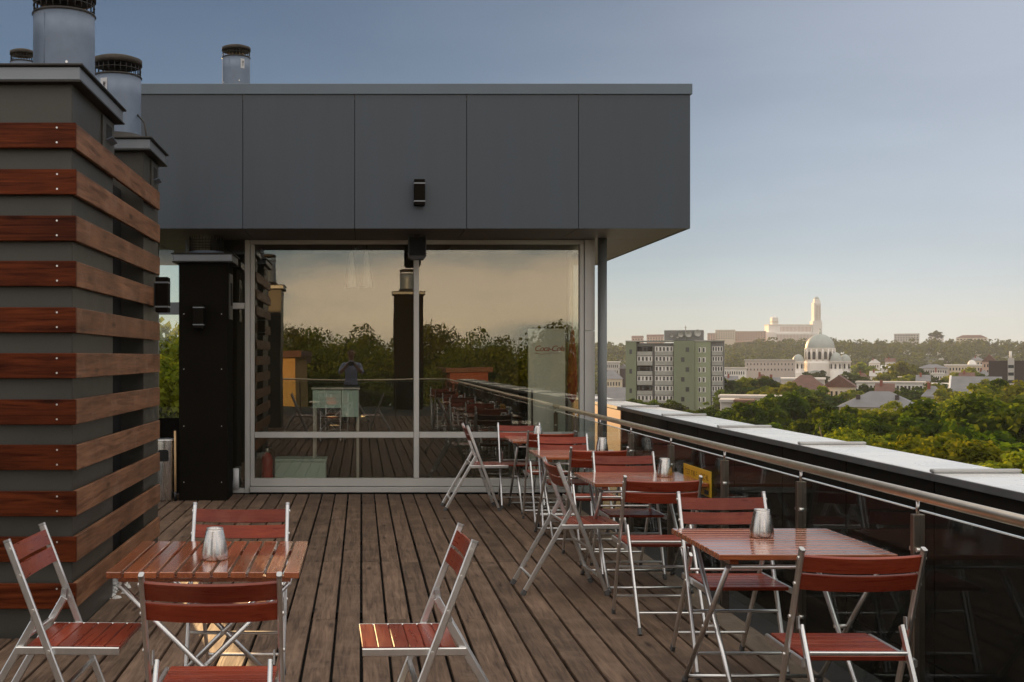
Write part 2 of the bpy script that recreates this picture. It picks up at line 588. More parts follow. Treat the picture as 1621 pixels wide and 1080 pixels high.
M = {}
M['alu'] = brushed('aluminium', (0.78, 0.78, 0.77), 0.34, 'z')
M['alu_dark'] = brushed('dark_aluminium', (0.55, 0.55, 0.55), 0.4, 'z')  # darker tone for end caps, link plates and counter parts
M['steel'] = brushed('brushed_steel', (0.66, 0.64, 0.61), 0.27, 'z', streak=0.02)
M['post'] = brushed('satin_steel_post', (0.22, 0.18, 0.145), 0.42, 'z')
M['steel_y'] = brushed('brushed_steel_rail', (0.92, 0.78, 0.60), 0.32, 'y', streak=0.03)
M['galv'] = brushed('galvanised_steel', (0.17, 0.215, 0.285), 0.5, 'z', metal=0.3)
M['frame'] = plain('powder_coated_frame', (0.56, 0.56, 0.53), 0.42, 0.25, 0.05, 3)
M['slat_y'] = wood('red_varnished_slat', (0.170, 0.019, 0.010), (0.290, 0.052, 0.021), 'y', 0.30, 0.0, 1.6, 0.03, knots=False, wear=(0.25, 0.075, 0.045), obvar=0.24, spec=0.32)
M['table_slat'] = wood('red_varnished_table_slat', (0.255, 0.060, 0.021), (0.400, 0.120, 0.042), 'y', 0.24, 1.0, 1.6, 0.02, knots=False, obvar=0.2, spec=0.5, coat_rough=0.10, coat_ior=1.75)
M['deck'] = wood('weathered_deck_board', (0.058, 0.036, 0.024), (0.190, 0.126, 0.087), 'y', 0.68, 0.0, 1.0, 0.4, True, (0.225, 0.158, 0.114), 0.22, 0.22)
M['deck_edge'] = wood('worn_edge_board', (0.09, 0.062, 0.042), (0.21, 0.155, 0.11), 'y', 0.6, 0.0, 1.0, 0.5, True, (0.27, 0.22, 0.17), 0.1, 0.4)
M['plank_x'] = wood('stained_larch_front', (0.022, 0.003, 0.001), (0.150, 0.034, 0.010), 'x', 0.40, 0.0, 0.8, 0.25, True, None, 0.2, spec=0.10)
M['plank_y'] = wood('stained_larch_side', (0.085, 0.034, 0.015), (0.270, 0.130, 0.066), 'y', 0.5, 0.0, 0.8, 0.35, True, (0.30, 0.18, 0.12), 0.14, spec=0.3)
M['sheet'] = plain('bronze_grey_sheet', (0.060, 0.057, 0.047), 0.42, 0.1, 0.14, 2.5, 0.02, rvar=0.06)
M['sheet_dark'] = plain('dark_brown_sheet', (0.008, 0.0065, 0.0045), 0.75, 0.0, 0.2, 2.0, rvar=0.06, spec=0.06)
M['cap'] = plain('grey_metal_cap', (0.22, 0.24, 0.26), 0.4, 0.5, 0.08, 4, rvar=0.05)
M['rust'] = plain('brown_flue_cap', (0.052, 0.043, 0.034), 0.65, 0.3, 0.3, 12)
M['wire'] = plain('dark_wire', (0.04, 0.037, 0.034), 0.5, 0.6, 0.1, 5)
M['black'] = plain('black_plastic', (0.012, 0.012, 0.013), 0.45, 0, 0.1, 8)
M['blackhole'] = plain('dark_gap_shade', (0.008, 0.008, 0.008), 0.9, 0, 0.2, 3)
M['fascia'] = plain('anthracite_panel', (0.046, 0.062, 0.080), 0.42, 0.0, 0.17, 1.0, rvar=0.10, obvar=0.07, stretch=(3.0, 1.0, .35))
M['fascia_cap'] = plain('grey_coping_sheet', (0.115, 0.150, 0.185), 0.45, 0.1, 0.10, 2, rvar=0.05)
M['soffit'] = plain('soffit_panel', (0.13, 0.112, 0.095), 0.5, 0.05, 0.08, 2)
M['coping'] = plain('pale_zinc_coping', (0.86, 0.85, 0.82), 0.28, 0.0, 0.07, 3.0, 0.03, coat=0.3, rvar=0.10)
M['coping_edge'] = plain('coping_drip_edge', (0.16, 0.165, 0.17), 0.45, 0.4, 0.1, 4)
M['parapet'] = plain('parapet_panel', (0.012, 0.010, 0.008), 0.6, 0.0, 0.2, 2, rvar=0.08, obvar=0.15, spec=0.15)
M['membrane'] = plain('roof_membrane', (0.020, 0.019, 0.018), 0.85, 0, 0.3, 5, 0.1)
M['roomwall'] = plain('room_wall', (0.060, 0.048, 0.036), 0.8, 0, 0.1, 1)
M['glass'] = glazing('coated_window_glass', (0.90, 0.91, 0.86), 0.065, (1.0, 0.96, 0.86), 0.05)
M['glass_clear'] = glazing('clear_glass', (0.90, 0.95, 0.93), 0.0)
M['glass_rail'] = glazing('railing_glass', (0.82, 0.86, 0.85), 0.0, ior=1.45, scale=0.32)
M['glass_edge'] = plain('polished_glass_edge', (0.80, 0.85, 0.82), 0.2, 0, 0.02, 3, coat=0.5)
M['rubber'] = plain('rubber_foot', (0.10, 0.10, 0.10), 0.7, 0, 0.1, 8)
M['pvc'] = plain('white_pvc', (0.70, 0.72, 0.72), 0.35, 0, 0.05, 6)
M['pole'] = plain('pale_wooden_pole', (0.55, 0.36, 0.18), 0.5, 0, 0.15, 12)
M['gravel'] = plain('white_gravel', (0.60, 0.59, 0.56), 0.8, 0, 0.35, 40, obvar=0.2)
M['sign'] = plain('yellow_sign', (0.66, 0.40, 0.02), 0.45, 0, 0.06, 6)
M['sign_ink'] = plain('brown_sign_ink', (0.22, 0.11, 0.01), 0.5, 0, 0.1, 6)
M['sticker'] = plain('pale_sticker', (0.55, 0.56, 0.58), 0.5, 0, 0.06, 9)
M['screw'] = plain('bright_screw', (0.8, 0.78, 0.74), 0.3, 0.8, 0.02, 5)
M['sunlit_panel'] = plain('sunlit_parapet_panel', (0.24, 0.065, 0.012), 0.55, 0, 0.15, 3)  # orange base carries the sunlight on the far parapet panels
M['column'] = plain('grey_steel_column', (0.20, 0.215, 0.215), 0.42, 0.1, 0.05, 3)

# ------------------------------------------------------------------ the terrace: slab and deck
slab = MB().box(-9.0, 2.62, -11.9, 22.0, -0.6, -0.075).build('roof_slab', M['membrane'])
tag(slab, kind='structure')
EDGE_DIR = 0.0262                         # the parapet runs 1.5 degrees off the deck boards
def par_x(y, w=0.0):
    return 2.70 + w + EDGE_DIR * y

BW = 0.148
DECK_X1 = 14 * BW
JOINT = 8.80
deck = thing('deck', None, None)
tag(deck, kind='structure')
board_mesh = {}
def board(k, y0, y1, mat='deck', x0=None, x1=None):
    ln = round(y1 - y0 - 0.005, 3)
    w = round((x1 - x0) if x0 is not None else BW - 0.016, 3)
    key = (ln, w, mat)
    if key not in board_mesh:
        board_mesh[key] = MB().box(-w / 2, w / 2, -ln / 2, ln / 2, -0.028, 0.0, 0.0035).mesh('deck_board', M[mat])
    xc = (x0 + x1) / 2 if x0 is not None else (k + 0.5) * BW
    o = link('deck_board', board_mesh[key], deck, (xc + rnd.uniform(-.0015, .0015), (y0 + y1) / 2, rnd.uniform(-.0022, .0)))
    o.rotation_euler = (0, rnd.uniform(-.006, .006), rnd.uniform(-.0006, .0006))
for k in range(-19, 14):
    left = (k + 1) * BW < -1.58
    segs = [-4.35, -0.45 if k % 3 else -1.3, 3.15 if k % 2 else 2.6]
    if left:
        segs += [6.40]
    else:
        segs += [6.87 if k % 3 == 1 else (5.4 if k % 5 == 2 else None), JOINT, 13.17]
        segs = [q for q in segs if q is not None]
    if (k + 1) * BW < -2.45:
        segs = segs[:4]
    for a, b in zip(segs, segs[1:]):
        board(k, a, b)
    if left and k >= -17:
        board(k, 9.30, 13.17)
for a, b in ((-4.35, -0.4), (-0.4, 3.6), (3.6, 7.5), (7.5, 11.4), (11.4, 14.9)):
    board(0, a, b, 'deck_edge', DECK_X1 + 0.006, 2.252)
for k in range(7):                          # joists that show through the board gaps
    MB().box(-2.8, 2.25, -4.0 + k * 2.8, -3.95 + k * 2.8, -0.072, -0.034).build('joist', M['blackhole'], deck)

M['seam'] = plain('seam_strip', (0.42, 0.42, 0.41), 0.4, 0.2, 0.06, 3)
# ------------------------------------------------------------------ parapet beyond the railing
PZ = HC - 0.574
parapet = thing('parapet_wall', 'dark panelled parapet wall with pale metal coping along the terrace edge', 'parapet', (2.7, 0, -0.6))
par = lambda x, y, z: (x - 2.7, y, z + 0.6)
rotp = -math.atan(EDGE_DIR)
def par_box(name, mat, w0, w1, y0, y1, z0, z1, bev=0.0):
    """a box given in the parapet's own skewed frame"""
    mb = MB().box(w0, w1, y0, y1, z0, z1, bev)
    mb.v = [(x + EDGE_DIR * y, y, z + 0.6) for (x, y, z) in mb.v]
    return mb.build(name, mat, parapet)
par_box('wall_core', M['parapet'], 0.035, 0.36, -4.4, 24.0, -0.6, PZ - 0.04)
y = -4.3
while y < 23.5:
    par_box('wall_panel', M['sunlit_panel' if y > 13.0 else 'parapet'], 0.012, 0.033, y + 0.004, y + 1.112, 0.02, PZ - 0.042)
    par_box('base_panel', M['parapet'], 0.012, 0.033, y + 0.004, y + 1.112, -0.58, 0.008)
    y += 1.12
seams = [-4.4, -1.95, -0.02, 1.92, 3.85, 5.77, 7.65, 9.55, 11.52, 13.55, 15.6, 17.6, 19.6, 21.6, 24.2]
for a, b in zip(seams, seams[1:]):
    c = par_box('coping_sheet', M['coping'], -0.004, 0.425, a + 0.002, b - 0.002, PZ - 0.006, PZ + rnd.uniform(0, .002), 0.002)
    mb = MB().box(-0.012, 0.0, a, b - 0.003, PZ - 0.038, PZ - 0.001, 0.002)
    mb.v = [(x + EDGE_DIR * y_, y_, z + 0.6) for (x, y_, z) in mb.v]
    mb.build('drip_edge', M['coping_edge'], c)
    mb = MB().box(-0.010, 0.432, b - 0.030, b + 0.016, PZ + 0.003, PZ + 0.021, 0.005)
    mb.v = [(x + EDGE_DIR * y_, y_, z + 0.6) for (x, y_, z) in mb.v]
    mb.build('standing_seam', M['seam'], c)

# ------------------------------------------------------------------ glass railing
RX = 2.30
railing = thing('glass_railing', 'steel post railing with glass panels and round handrail beside the deck', 'railing', (RX, 0, 0))
posts_y = [-4.1 + 0.0, -2.84, -1.57, -0.30, 0.97, 2.24, 3.51, 4.78, 6.05, 7.32, 8.59, 9.86, 11.13, 12.40, 13.67, 14.94]
post_me = MB().box(-0.024, 0.024, -0.016, 0.016, -0.07, 0.905, 0.003).mesh('post', M['post'])
pin_me = MB().path([(0, 0, 0.905), (0, 0, 0.962)], 0.008, 8).mesh('pin', M['steel'])
clamp_me = MB().path([(0.010, 0, 0), (-0.012, 0, 0)], 0.010, 10).mesh('glass_clamp', M['screw'])
for yy in posts_y:
    p_ = link('post', post_me, railing, (0, yy, 0))
    link('pin', pin_me, p_)
    for dy in (-0.026, 0.026):
        for zz in (0.20, 0.76):
            link('glass_clamp', clamp_me, p_, (-0.006, dy, zz))
MB().path([(0, -4.1, 0.982), (0, 5, 0.982), (0, 15.2, 0.982)], 0.0225, 18).build('handrail', M['steel_y'], railing)
for a, b in zip(posts_y, posts_y[1:]):
    g = MB().box(-0.005, 0.005, a + 0.027, b - 0.027, 0.07, 0.921).build('glass_panel', M['glass_rail'], railing)
    MB().box(-0.006, 0.006, a + 0.027, b - 0.027, 0.9215, 0.9265).build('edge_strip', M['glass_edge'], g)
end_rail = thing('end_railing', 'far glass railing across the end of the deck seen only mirrored in the windows', 'railing', (0, -4.15, 0))
MB().path([(-3.0, 0, 0.982), (2.27, 0, 0.982)], 0.0225, 14).build('handrail', M['steel_y'], end_rail)
for k in range(5):
    xx = -2.9 + k * 1.27
    p_ = link('post', post_me, end_rail, (xx, 0, 0), R(90)); link('pin', pin_me, p_)
    if k < 4:
        g = MB().box(xx + .03, xx + 1.24, -.005, .005, .07, .921).build('glass_panel', M['glass_clear'], end_rail)
        MB().box(xx + .03, xx + 1.24, -.006, .006, .9215, .9265).build('edge_strip', M['glass_edge'], g)

# yellow notice on the glass
s_y0, s_y1 = 7.56, 8.20
sign = thing('notice_sign', 'yellow rectangular notice fixed to the glass railing panel', 'sign', (RX - 0.012, (s_y0 + s_y1) / 2, 0.72))
sw, sh = (s_y1 - s_y0) / 2, 0.085
MB().box(-0.003, 0.003, -sw, sw, -sh, sh, 0.001).build('plate', M['sign'], sign)
mb = MB()
r2 = random.Random(3)
def scribble(z0, z1, y0, y1, nch):
    """a line of letter-like strokes too small to read"""
    step = (y1 - y0) / nch
    for k in range(nch):
        if k in (5, 6, 11) and nch > 9: continue
        c = y0 + step * (k + 0.5)
        w = step * 0.34
        for q in range(3):
            t = r2.random()
            if t < 0.45:
                yy = c + (-w if r2.random() < .5 else w * .6)
                mb.box(-0.0046, -0.0034, yy, yy + w * .45, z0, z1)
            else:
                zz = z0 + (z1 - z0) * r2.choice((0, .42, .84))
                mb.box(-0.00455, -0.0034, c - w, c + w, zz, zz + (z1 - z0) * .16)
scribble(0.020, 0.055, -sw * .86, sw * .86, 15)
scribble(-0.030, -0.008, -sw * .75, sw * .62, 13)
o = mb.build('lettering', M['sign_ink'], sign); tag(o, kind='stuff')
MB().box(-0.0047, -0.0034, -sw * .86, -sw * .58, -0.072, -0.045).build('pictogram', M['black'], sign)

# ------------------------------------------------------------------ chimney stacks with flues
flue_d = 0.182
def cage_mb(r, z0, z1, n):
    mb = MB()
    for k in range(n):
        t = 2 * PI * k / n
        mb.path([(r * math.cos(t), r * math.sin(t), z0), (r * math.cos(t), r * math.sin(t), z1)], 0.0035, 5)
    return mb
def ring_mb(r, z, th=0.006):
    mb = MB()
    return mb.path([(r * math.cos(t), r * math.sin(t), z) for t in [2 * PI * k / 36 for k in range(37)]], th, 6, caps=False)
def flue(parent, x, y, z0, z1, r=flue_d, sticker=0.0, name='flue'):
    """round galvanised pipe with a wire cage and a flat lid: z1 is the top of the lid"""
    zc = z1 - 0.15
    f_ = MB().lathe([(r, z0), (r, zc - 0.16), (r, zc), (r - 0.012, zc), (r - 0.012, zc - 0.3)], 40).build(name, M['galv'], parent, (x, y, 0))
    MB().lathe([(r + 0.004, zc - 0.012), (r + 0.009, zc - 0.004), (r + 0.004, zc + 0.004)], 40).build('rim', M['wire'], f_)
    tag(cage_mb(r - 0.004, zc, z1 - 0.055, 26).build('wire_cage', M['wire'], f_), kind='stuff')
    ring_mb(r - 0.002, zc + 0.05, 0.004).build('cage_ring', M['wire'], f_)
    MB().lathe([(0.001, -0.02), (r * .6, -0.055), (r + 0.008, -0.062), (r + 0.008, -0.020), (r * .75, 0.0), (0.001, 0.004)], 40, cz=z1).build('lid', M['rust'], f_)
    MB().path([(r * math.cos(t), r * math.sin(t), z) for t, z in ((-2.0, z0), (-2.0, zc - .03))], 0.0035, 6).build('seam', M['galv'], f_)
    for (t, dz) in ((-1.25, .33), (-1.25, .39), (-2.55, .34), (-2.55, .40), (-.5, .5), (-.5, .56)):
        MB().path([((r - .002) * math.cos(t), (r - .002) * math.sin(t), zc - dz), ((r + .006) * math.cos(t), (r + .006) * math.sin(t), zc - dz)], 0.008, 8).build('rivet', M['screw'], f_)
    if sticker:
        v, fc = [], []
        for k in range(5):
            t = sticker + k * 0.075
            v += [((r + .0035) * math.cos(t), (r + .0035) * math.sin(t), zc - 0.17), ((r + .0035) * math.cos(t), (r + .0035) * math.sin(t), zc - 0.045)]
        for k in range(4):
            fc.append((2 * k, 2 * k + 2, 2 * k + 3, 2 * k + 1))
        st = MB().add(v, fc, True).build('sticker', M['sticker'], f_)
        mb = MB()
        for (dt, za, zb) in ((.14, .075, .10), (.17, .09, .13), (.20, .075, .095), (.16, .12, .14)):
            t = sticker + dt
            for q in range(1):
                p0 = Vector(((r + .006) * math.cos(t), (r + .006) * math.sin(t), zc - zb)); p1 = Vector(((r + .006) * math.cos(t + .02), (r + .006) * math.sin(t + .02), zc - za))
                mb.beam(p0, p1, 0.012, 0.003)
        tag(mb.build('sticker_print', M['black'], st), kind='stuff')
    MB().lathe([(r + 0.07, z0 + 0.0), (r + 0.05, z0 + 0.025), (r + 0.004, z0 + 0.085)], 40).build('storm_collar', M['wire'], f_)
    return f_

def stack(name, label, x0, x1, y0, y1, ztop, mat, hatch=True, capm='cap'):
    t = thing(name, label, 'chimney', ((x0 + x1) / 2, (y0 + y1) / 2, -0.07))
    cx, cy = t.location.x, t.location.y
    lx, ly = (x1 - x0) / 2, (y1 - y0) / 2
    th = 0.012
    Z = 0.07
    # four cladding sheets with a shadow joint at the corners
    core = MB().box(-lx + .02, lx - .02, -ly + .02, ly - .02, 0, ztop + Z - .01).build('core', M['blackhole'], t)
    MB().box(-lx + .004, lx - .004, -ly, -ly + th, 0, ztop + Z).build('cladding_sheet', mat, t)
    MB().box(-lx + .004, lx - .004, ly - th, ly, 0, ztop + Z).build('cladding_sheet', mat, t)
    MB().box(-lx, -lx + th, -ly + .004, ly - .004, 0, ztop + Z).build('cladding_sheet', mat, t)
    MB().box(lx - th, lx, -ly + .004, ly - .004, 0, ztop + Z).build('cladding_sheet', mat, t)
    c = MB().box(-lx - .055, lx + .055, -ly - .055, ly + .055, ztop + Z + .001, ztop + Z + .075, .004).build('cap', M[capm], t)
    MB().box(-lx - .075, lx + .075, -ly - .075, ly + .075, ztop + Z + .076, ztop + Z + .090, .003).build('cap_edge', M['wire'], c)
    MB().box(-lx - .065, lx + .065, -ly - .065, ly + .065, ztop + Z - .012, ztop + Z + .0, .002).build('cap_drip', M['wire'], c)
    return t, cx, cy

s1, cx, cy = stack('chimney_stack', 'nearer grey metal chimney stack with tall round flue behind the timber screen', -2.95, -1.625, 6.50, 7.56, 3.10, M['sheet'])
# ventilation hatch high on the right face
def hatch(t, cx, cy, x, y0, y1, z0, z1):
    h = MB().box(x, x + .014, y0, y1, z0, z1, .002).build('vent_hatch', M['sheet'], t, (-cx, -cy, .07))
    m_ = .28 * (y1 - y0)
    MB().box(x + .0145, x + .017, y0 + m_, y1 - m_ * .9, z0 + .32 * (z1 - z0), z1 - .2 * (z1 - z0)).build('opening', M['blackhole'], h)
    MB().beam((x + .03, y0 + m_, z0 + .36 * (z1 - z0)), (x + .03, y1 - m_ * .9, z0 + .30 * (z1 - z0)), 0.05, 0.006, (1, 0, .4)).build('flap', M['galv'], h)
hatch(s1, cx, cy, -1.625, 7.22, 7.54, 2.865, 3.075)
flue(s1, -1.83 - cx, 7.12 - cy, 3.10 + .16, 3.81 + .07, 0.185)
flue(s1, -2.50 - cx, 7.05 - cy, 3.10 + .16, 3.92 + .07, 0.185)
s2, cx, cy = stack('chimney_stack', 'farther grey metal chimney stack with stickered flue at the end of the timber screen', -2.75, -1.625, 8.62, 9.24, 3.10, M['sheet'])
hatch(s2, cx, cy, -1.625, 8.90, 9.18, 2.865, 3.075)
flue(s2, -1.90 - cx, 8.98 - cy, 3.10 + .16, 3.88 + .07, 0.187, sticker=-2.05)
MB().path([(-1.62 - cx, 8.75 - cy, 3.25), (-1.66 - cx, 8.85 - cy, 3.42), (-1.73 - cx, 8.92 - cy, 3.50)], 0.007, 6).build('stay_cable', M['wire'], s2)
gv = MB().box(-2.7, -1.62, 7.57, 8.61, -0.072, -0.03).build('gravel_bed', M['gravel']); tag(gv, kind='stuff')
mb = MB(); rg = random.Random(11)
for k in range(420):
    x, y_ = rg.uniform(-2.35, -1.56), rg.uniform(7.45, 8.66)
    r_ = rg.uniform(.014, .032)
    mb.lathe([(r_ * .5, -r_ * .5), (r_, 0), (r_ * .45, r_ * .6)], 5, x, y_, -0.012 + rg.uniform(-.01, .012), cap0=True, cap1=True, smooth=False)
tag(mb.build('gravel_stones', M['gravel'], gv), kind='stuff')

# ------------------------------------------------------------------ timber screen round the stacks
scr = thing('timber_screen', 'screen of horizontal reddish timber planks wrapped round the chimney stacks', 'screen', (-1.59, 6.44, 0))
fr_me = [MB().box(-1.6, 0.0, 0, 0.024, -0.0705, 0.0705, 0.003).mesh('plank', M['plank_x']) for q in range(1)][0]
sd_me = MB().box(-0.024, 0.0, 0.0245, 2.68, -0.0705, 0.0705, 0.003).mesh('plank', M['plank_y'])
screw_me = MB().path([(0, 0.003, 0), (0, -0.002, 0)], 0.0055, 8).mesh('screw', M['screw'])
screw_x = MB().path([(-0.003, 0, 0), (0.002, 0, 0)], 0.0055, 8).mesh('screw', M['screw'])
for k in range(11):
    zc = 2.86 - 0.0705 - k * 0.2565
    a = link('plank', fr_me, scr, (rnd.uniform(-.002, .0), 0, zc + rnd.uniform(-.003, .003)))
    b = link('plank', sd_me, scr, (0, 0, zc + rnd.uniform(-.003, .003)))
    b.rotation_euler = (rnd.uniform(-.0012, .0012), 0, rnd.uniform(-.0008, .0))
    for dz in (-0.04, 0.042):
        link('screw', screw_me, a, (-0.105, 0, dz))
        link('screw', screw_me, a, (-0.62, 0, dz))
MB().box(-.30, -.20, 1.13, 2.17, .11, 2.80).build('dark_gap_panel', M['blackhole'], scr)  # black sheet stands for the darkness between the two stacks
# deck-level panel screws on the sheet behind
for k, zz in enumerate((1.44, 1.0, .42)):
    for dy in (.08, .40, .70):
        link('screw', screw_x, s1, (-1.624 - s1.location.x, 6.5 + dy + .1 - s1.location.y, zz + .07))

# up-and-down wall lamp on the far end of the screen
def wall_lamp(label, loc, rz):
    t = thing('wall_lamp', label, 'wall lamp', loc, rz, 'up-and-down wall lamps')
    MB().box(-.057, .057, -.11, -.012, -.135, .135, .006).build('housing', M['sheet_dark'], t)
    MB().box(-.045, .045, -.012, 0, -.09, .09).build('back_plate', M['black'], t)
    for s_ in (-1, 1):
        MB().box(-.059, .059, -.112, -.010, s_ * .093 - .006, s_ * .093 + .006).build('trim_band', M['cap'], t)
    return t
wall_lamp('small dark wall lamp on the end of the timber screen', (-1.5895, 8.90, az(467, 8.90)), R(90))

# ------------------------------------------------------------------ rooftop pavilion
FY, GY = 12.10, 13.30
ZS, ZF, ZT = 2.906, 4.307, 4.42
pav = thing('rooftop_pavilion', 'dark panelled rooftop pavilion with big windows and overhanging flat roof', 'building', (0, GY, 0))
def pv(name, mat, x0, x1, y0, y1, z0, z1, bev=0.0, parent=None):
    par_ = pav if parent is None else parent
    return MB().box(x0, x1, y0 - GY, y1 - GY, z0, z1, bev).build(name, M[mat], par_)
px = [3.445 - 1.1715 * k for k in range(10)]
BYE = 16.95
for a, b in zip(px[1:], px):
    pv('fascia_panel', 'fascia', a + .003, b - .003, FY, FY + .02, ZS, ZF, .001)
for k in range(4):
    ya = FY + .02 + k * 1.2
    pv('fascia_panel', 'fascia', 3.423, 3.443, ya + .004, ya + 1.196, ZS, ZF, .001)
pv('roof', 'membrane', px[-1], 3.42, FY + .022, BYE, ZS + .03, ZF - .05)
pv('roof_coping', 'fascia_cap', px[-1], 3.462, FY - .018, FY + .34, ZF + .002, ZT, .004)
pv('roof_coping', 'fascia_cap', 3.12, 3.462, FY + .342, BYE + .02, ZF + .002, ZT, .004)
for a, b in zip(px[1:], px):
    pv('soffit_panel', 'soffit', a + .004, b - (.004 if b < 3.4 else .03), FY + .024, FY + 1.18, ZS + .004, ZS + .028)
    pv('soffit_panel', 'soffit', a + .004, b - (.004 if b < 3.4 else .03), FY + 1.19, FY + 3.0, ZS + .004, ZS + .028)
    pv('soffit_panel', 'soffit', a + .004, b - (.004 if b < 3.4 else .03), FY + 3.01, BYE, ZS + .004, ZS + .028)
# glazed front
xL, xM, xR = -1.337, 0.632, 2.507
def fr(x0, x1, z0, z1, name='window_frame', y0=GY - .03, y1=GY + .06):
    return pv(name, 'frame', x0, x1, y0, y1, z0, z1, .004)
fr(xL, xL + .058, 0, ZS, y0=GY - .035)
fr(xL + .062, xL + .108, .16, ZS - .05)
fr(xM - .030, xM + .030, .172, ZS - .05, 'mullion')
fr(xR, xR + .05, .16, ZS - .05)
pv('corner_panel', 'frame', xR + .054, xR + .170, GY - .05, GY + .1, 0.0, 1.86, .003)
pv('corner_panel', 'frame', xR + .054, xR + .170, GY - .05, GY + .1, 1.865, ZS, .003)
fr(xL + .062, xR + .05, ZS - .048, ZS + .0, 'head_rail')
fr(xL + .110, xM - .032, .634, .700, 'transom'); fr(xM + .032, xR - .002, .634, .700, 'transom')
fr(xL + .062, xR + .05, .080, .168, 'bottom_rail', GY - .035)
fr(xL + .062, xR + .05, .012, .074, 'sill', GY - .075)
pv('base_strip', 'membrane', xL + .06, xR + .05, GY - .03, GY + .05, -.07, .010)
for (a, b) in ((xL + .108, xM - .030), (xM + .030, xR)):
    pv('glass_pane', 'glass', a, b, GY + .012, GY + .020, .700, ZS - .048)
    pv('glass_pane', 'glass', a, b, GY + .012, GY + .020, .168, .634)
# narrow light beside the left frame
fr(-1.62, xL - .002, 2.115, 2.185, 'transom', GY - .03, GY + .04)
pv('glass_pane', 'glass', -1.62, xL, GY + .012, GY + .020, 2.185, ZS)
pv('glass_pane', 'glass', -1.62, xL, GY + .012, GY + .020, .06, 2.115)
fr(-1.66, xL - .002, .0, .055, 'sill')
# room behind
pv('back_wall', 'roomwall', -1.7, 2.72, 14.95, 15.05, -.07, ZS)
pv('side_wall', 'roomwall', -1.74, -1.66, GY + .0, 14.94, -.07, ZS)
pv('room_floor', 'roomwall', -1.65, 2.68, GY + .08, 14.94, -.07, .02)
for k in range(1):
    pv('glass_pane', 'glass', 2.655, 2.665, GY + .15 + k * 1.28, GY + 1.38 + k * 1.28, .1, ZS - .05)
    pv('mullion', 'frame', 2.63, 2.69, GY + 1.385 + k * 1.15, GY + 1.425 + k * 1.15, .0, ZS)
MB().path([(2.735, -.18, 0), (2.735, -.18, ZS + .003)], .052, 20).build('support_column', M['column'], pav)
# glazed screen over the passage on the left
for (z0, z1) in ((2.05, 2.19),):
    pv('transom', 'cap', -2.33, -1.99, GY - .03, GY + .03, z0, z1, .003)
pv('beam_stop_panel', 'sheet_dark', -2.80, -2.50, GY - .012, GY + .012, 0.0, .86, .002)  # unseen panel, added to stop the low sun beam
pv('beam_stop_post', 'sheet', -2.50, -2.335, GY - .05, GY + .05, -.07, ZS)  # unseen post, added to split the sun beam
pv('wind_screen_post', 'cap', -2.02, -1.985, GY - .03, GY + .03, 0, ZS, .003)
pv('glass_pane', 'glass_clear', -2.33, -2.02, GY - .004, GY + .004, 2.19, ZS)
pv('glass_pane', 'glass_clear', -2.33, -2.02, GY - .004, GY + .004, .86, 2.05)
pv('beam_stop_panel', 'sheet_dark', -2.33, -2.02, GY - .012, GY + .012, 0.0, .86, .002)  # solid foot added to keep low sun off the far deck
pv('side_partition', 'sheet', -6.5, -2.80, GY - .05, GY + .05, -.07, ZS)

wall_lamp('dark wall lamp fixed high on the grey roof fascia', (ax(663.5, FY), FY - .001, az(306.5, FY)), 0)

spk = thing('loudspeaker', 'black loudspeaker hanging under the roof edge above the window mullion', 'speaker', (ax(660, 12.75), 12.75, ZS + .004))
MB().prism([(-.098, -.02), (.098, -.02), (.098, -.245), (.072, -.275), (-.072, -.275), (-.098, -.245)], -.09, .09).build('cabinet', M['black'], spk)
MB().box(-.085, .085, -.098, -.0905, -.235, -.035, .003).build('grille', M['blackhole'], spk)
MB().box(-.03, .03, -.03, .03, -.0195, .0).build('bracket', M['wire'], spk)

# flues that rise from the pavilion roof
for (lab, pxc, ptop, yy, rr) in (('grey flue standing on the pavilion roof above the dark fascia', 374, 74, 15.1, .180),
                                 ('short grey flue half hidden behind the largest flue', 36, 80, 14.6, .150)):
    t = thing('roof_flue', lab, 'flue', (ax(pxc, yy), yy, ZF - .05))
    flue(t, 0, 0, 0.0, az(ptop, yy) - (ZF - .05), rr, sticker=(-1.15 if pxc > 100 else 0.0), name='pipe')

# dark stack under the overhang
s3, cx, cy = stack('dark_stack', 'dark brown square chimney stack under the overhang beside the entrance', -1.985, -1.457, 12.58, 13.10, 2.60, M['sheet_dark'])
f_ = MB().lathe([(.19, 2.755), (.19, 2.80)], 32).build('flue_stub', M['galv'], s3)
tag(cage_mb(.185, 2.80, 2.965, 34).build('wire_cage', M['wire'], f_), kind='stuff')
for zz in (2.83, 2.86, 2.89, 2.92): ring_mb(.185, zz, .0025).build('cage_ring', M['wire'], f_)
MB().box(.2645, .280, -.16, .12, 2.05, 2.55, .003).build('vent_hatch', M['sheet'], s3)
MB().box(.2805, .283, -.10, .06, 2.2, 2.45).build('vent_opening', M['blackhole'], s3)
for sx in (-.21, .20):
    for zz in (.27, .88, 1.5, 2.1):
        link('screw', screw_me, s3, (sx, -.262, zz))
wall_lamp('dark wall lamp on the front of the square brown stack', (ax(316, 12.57), 12.568, az(501, 12.57)), 0)

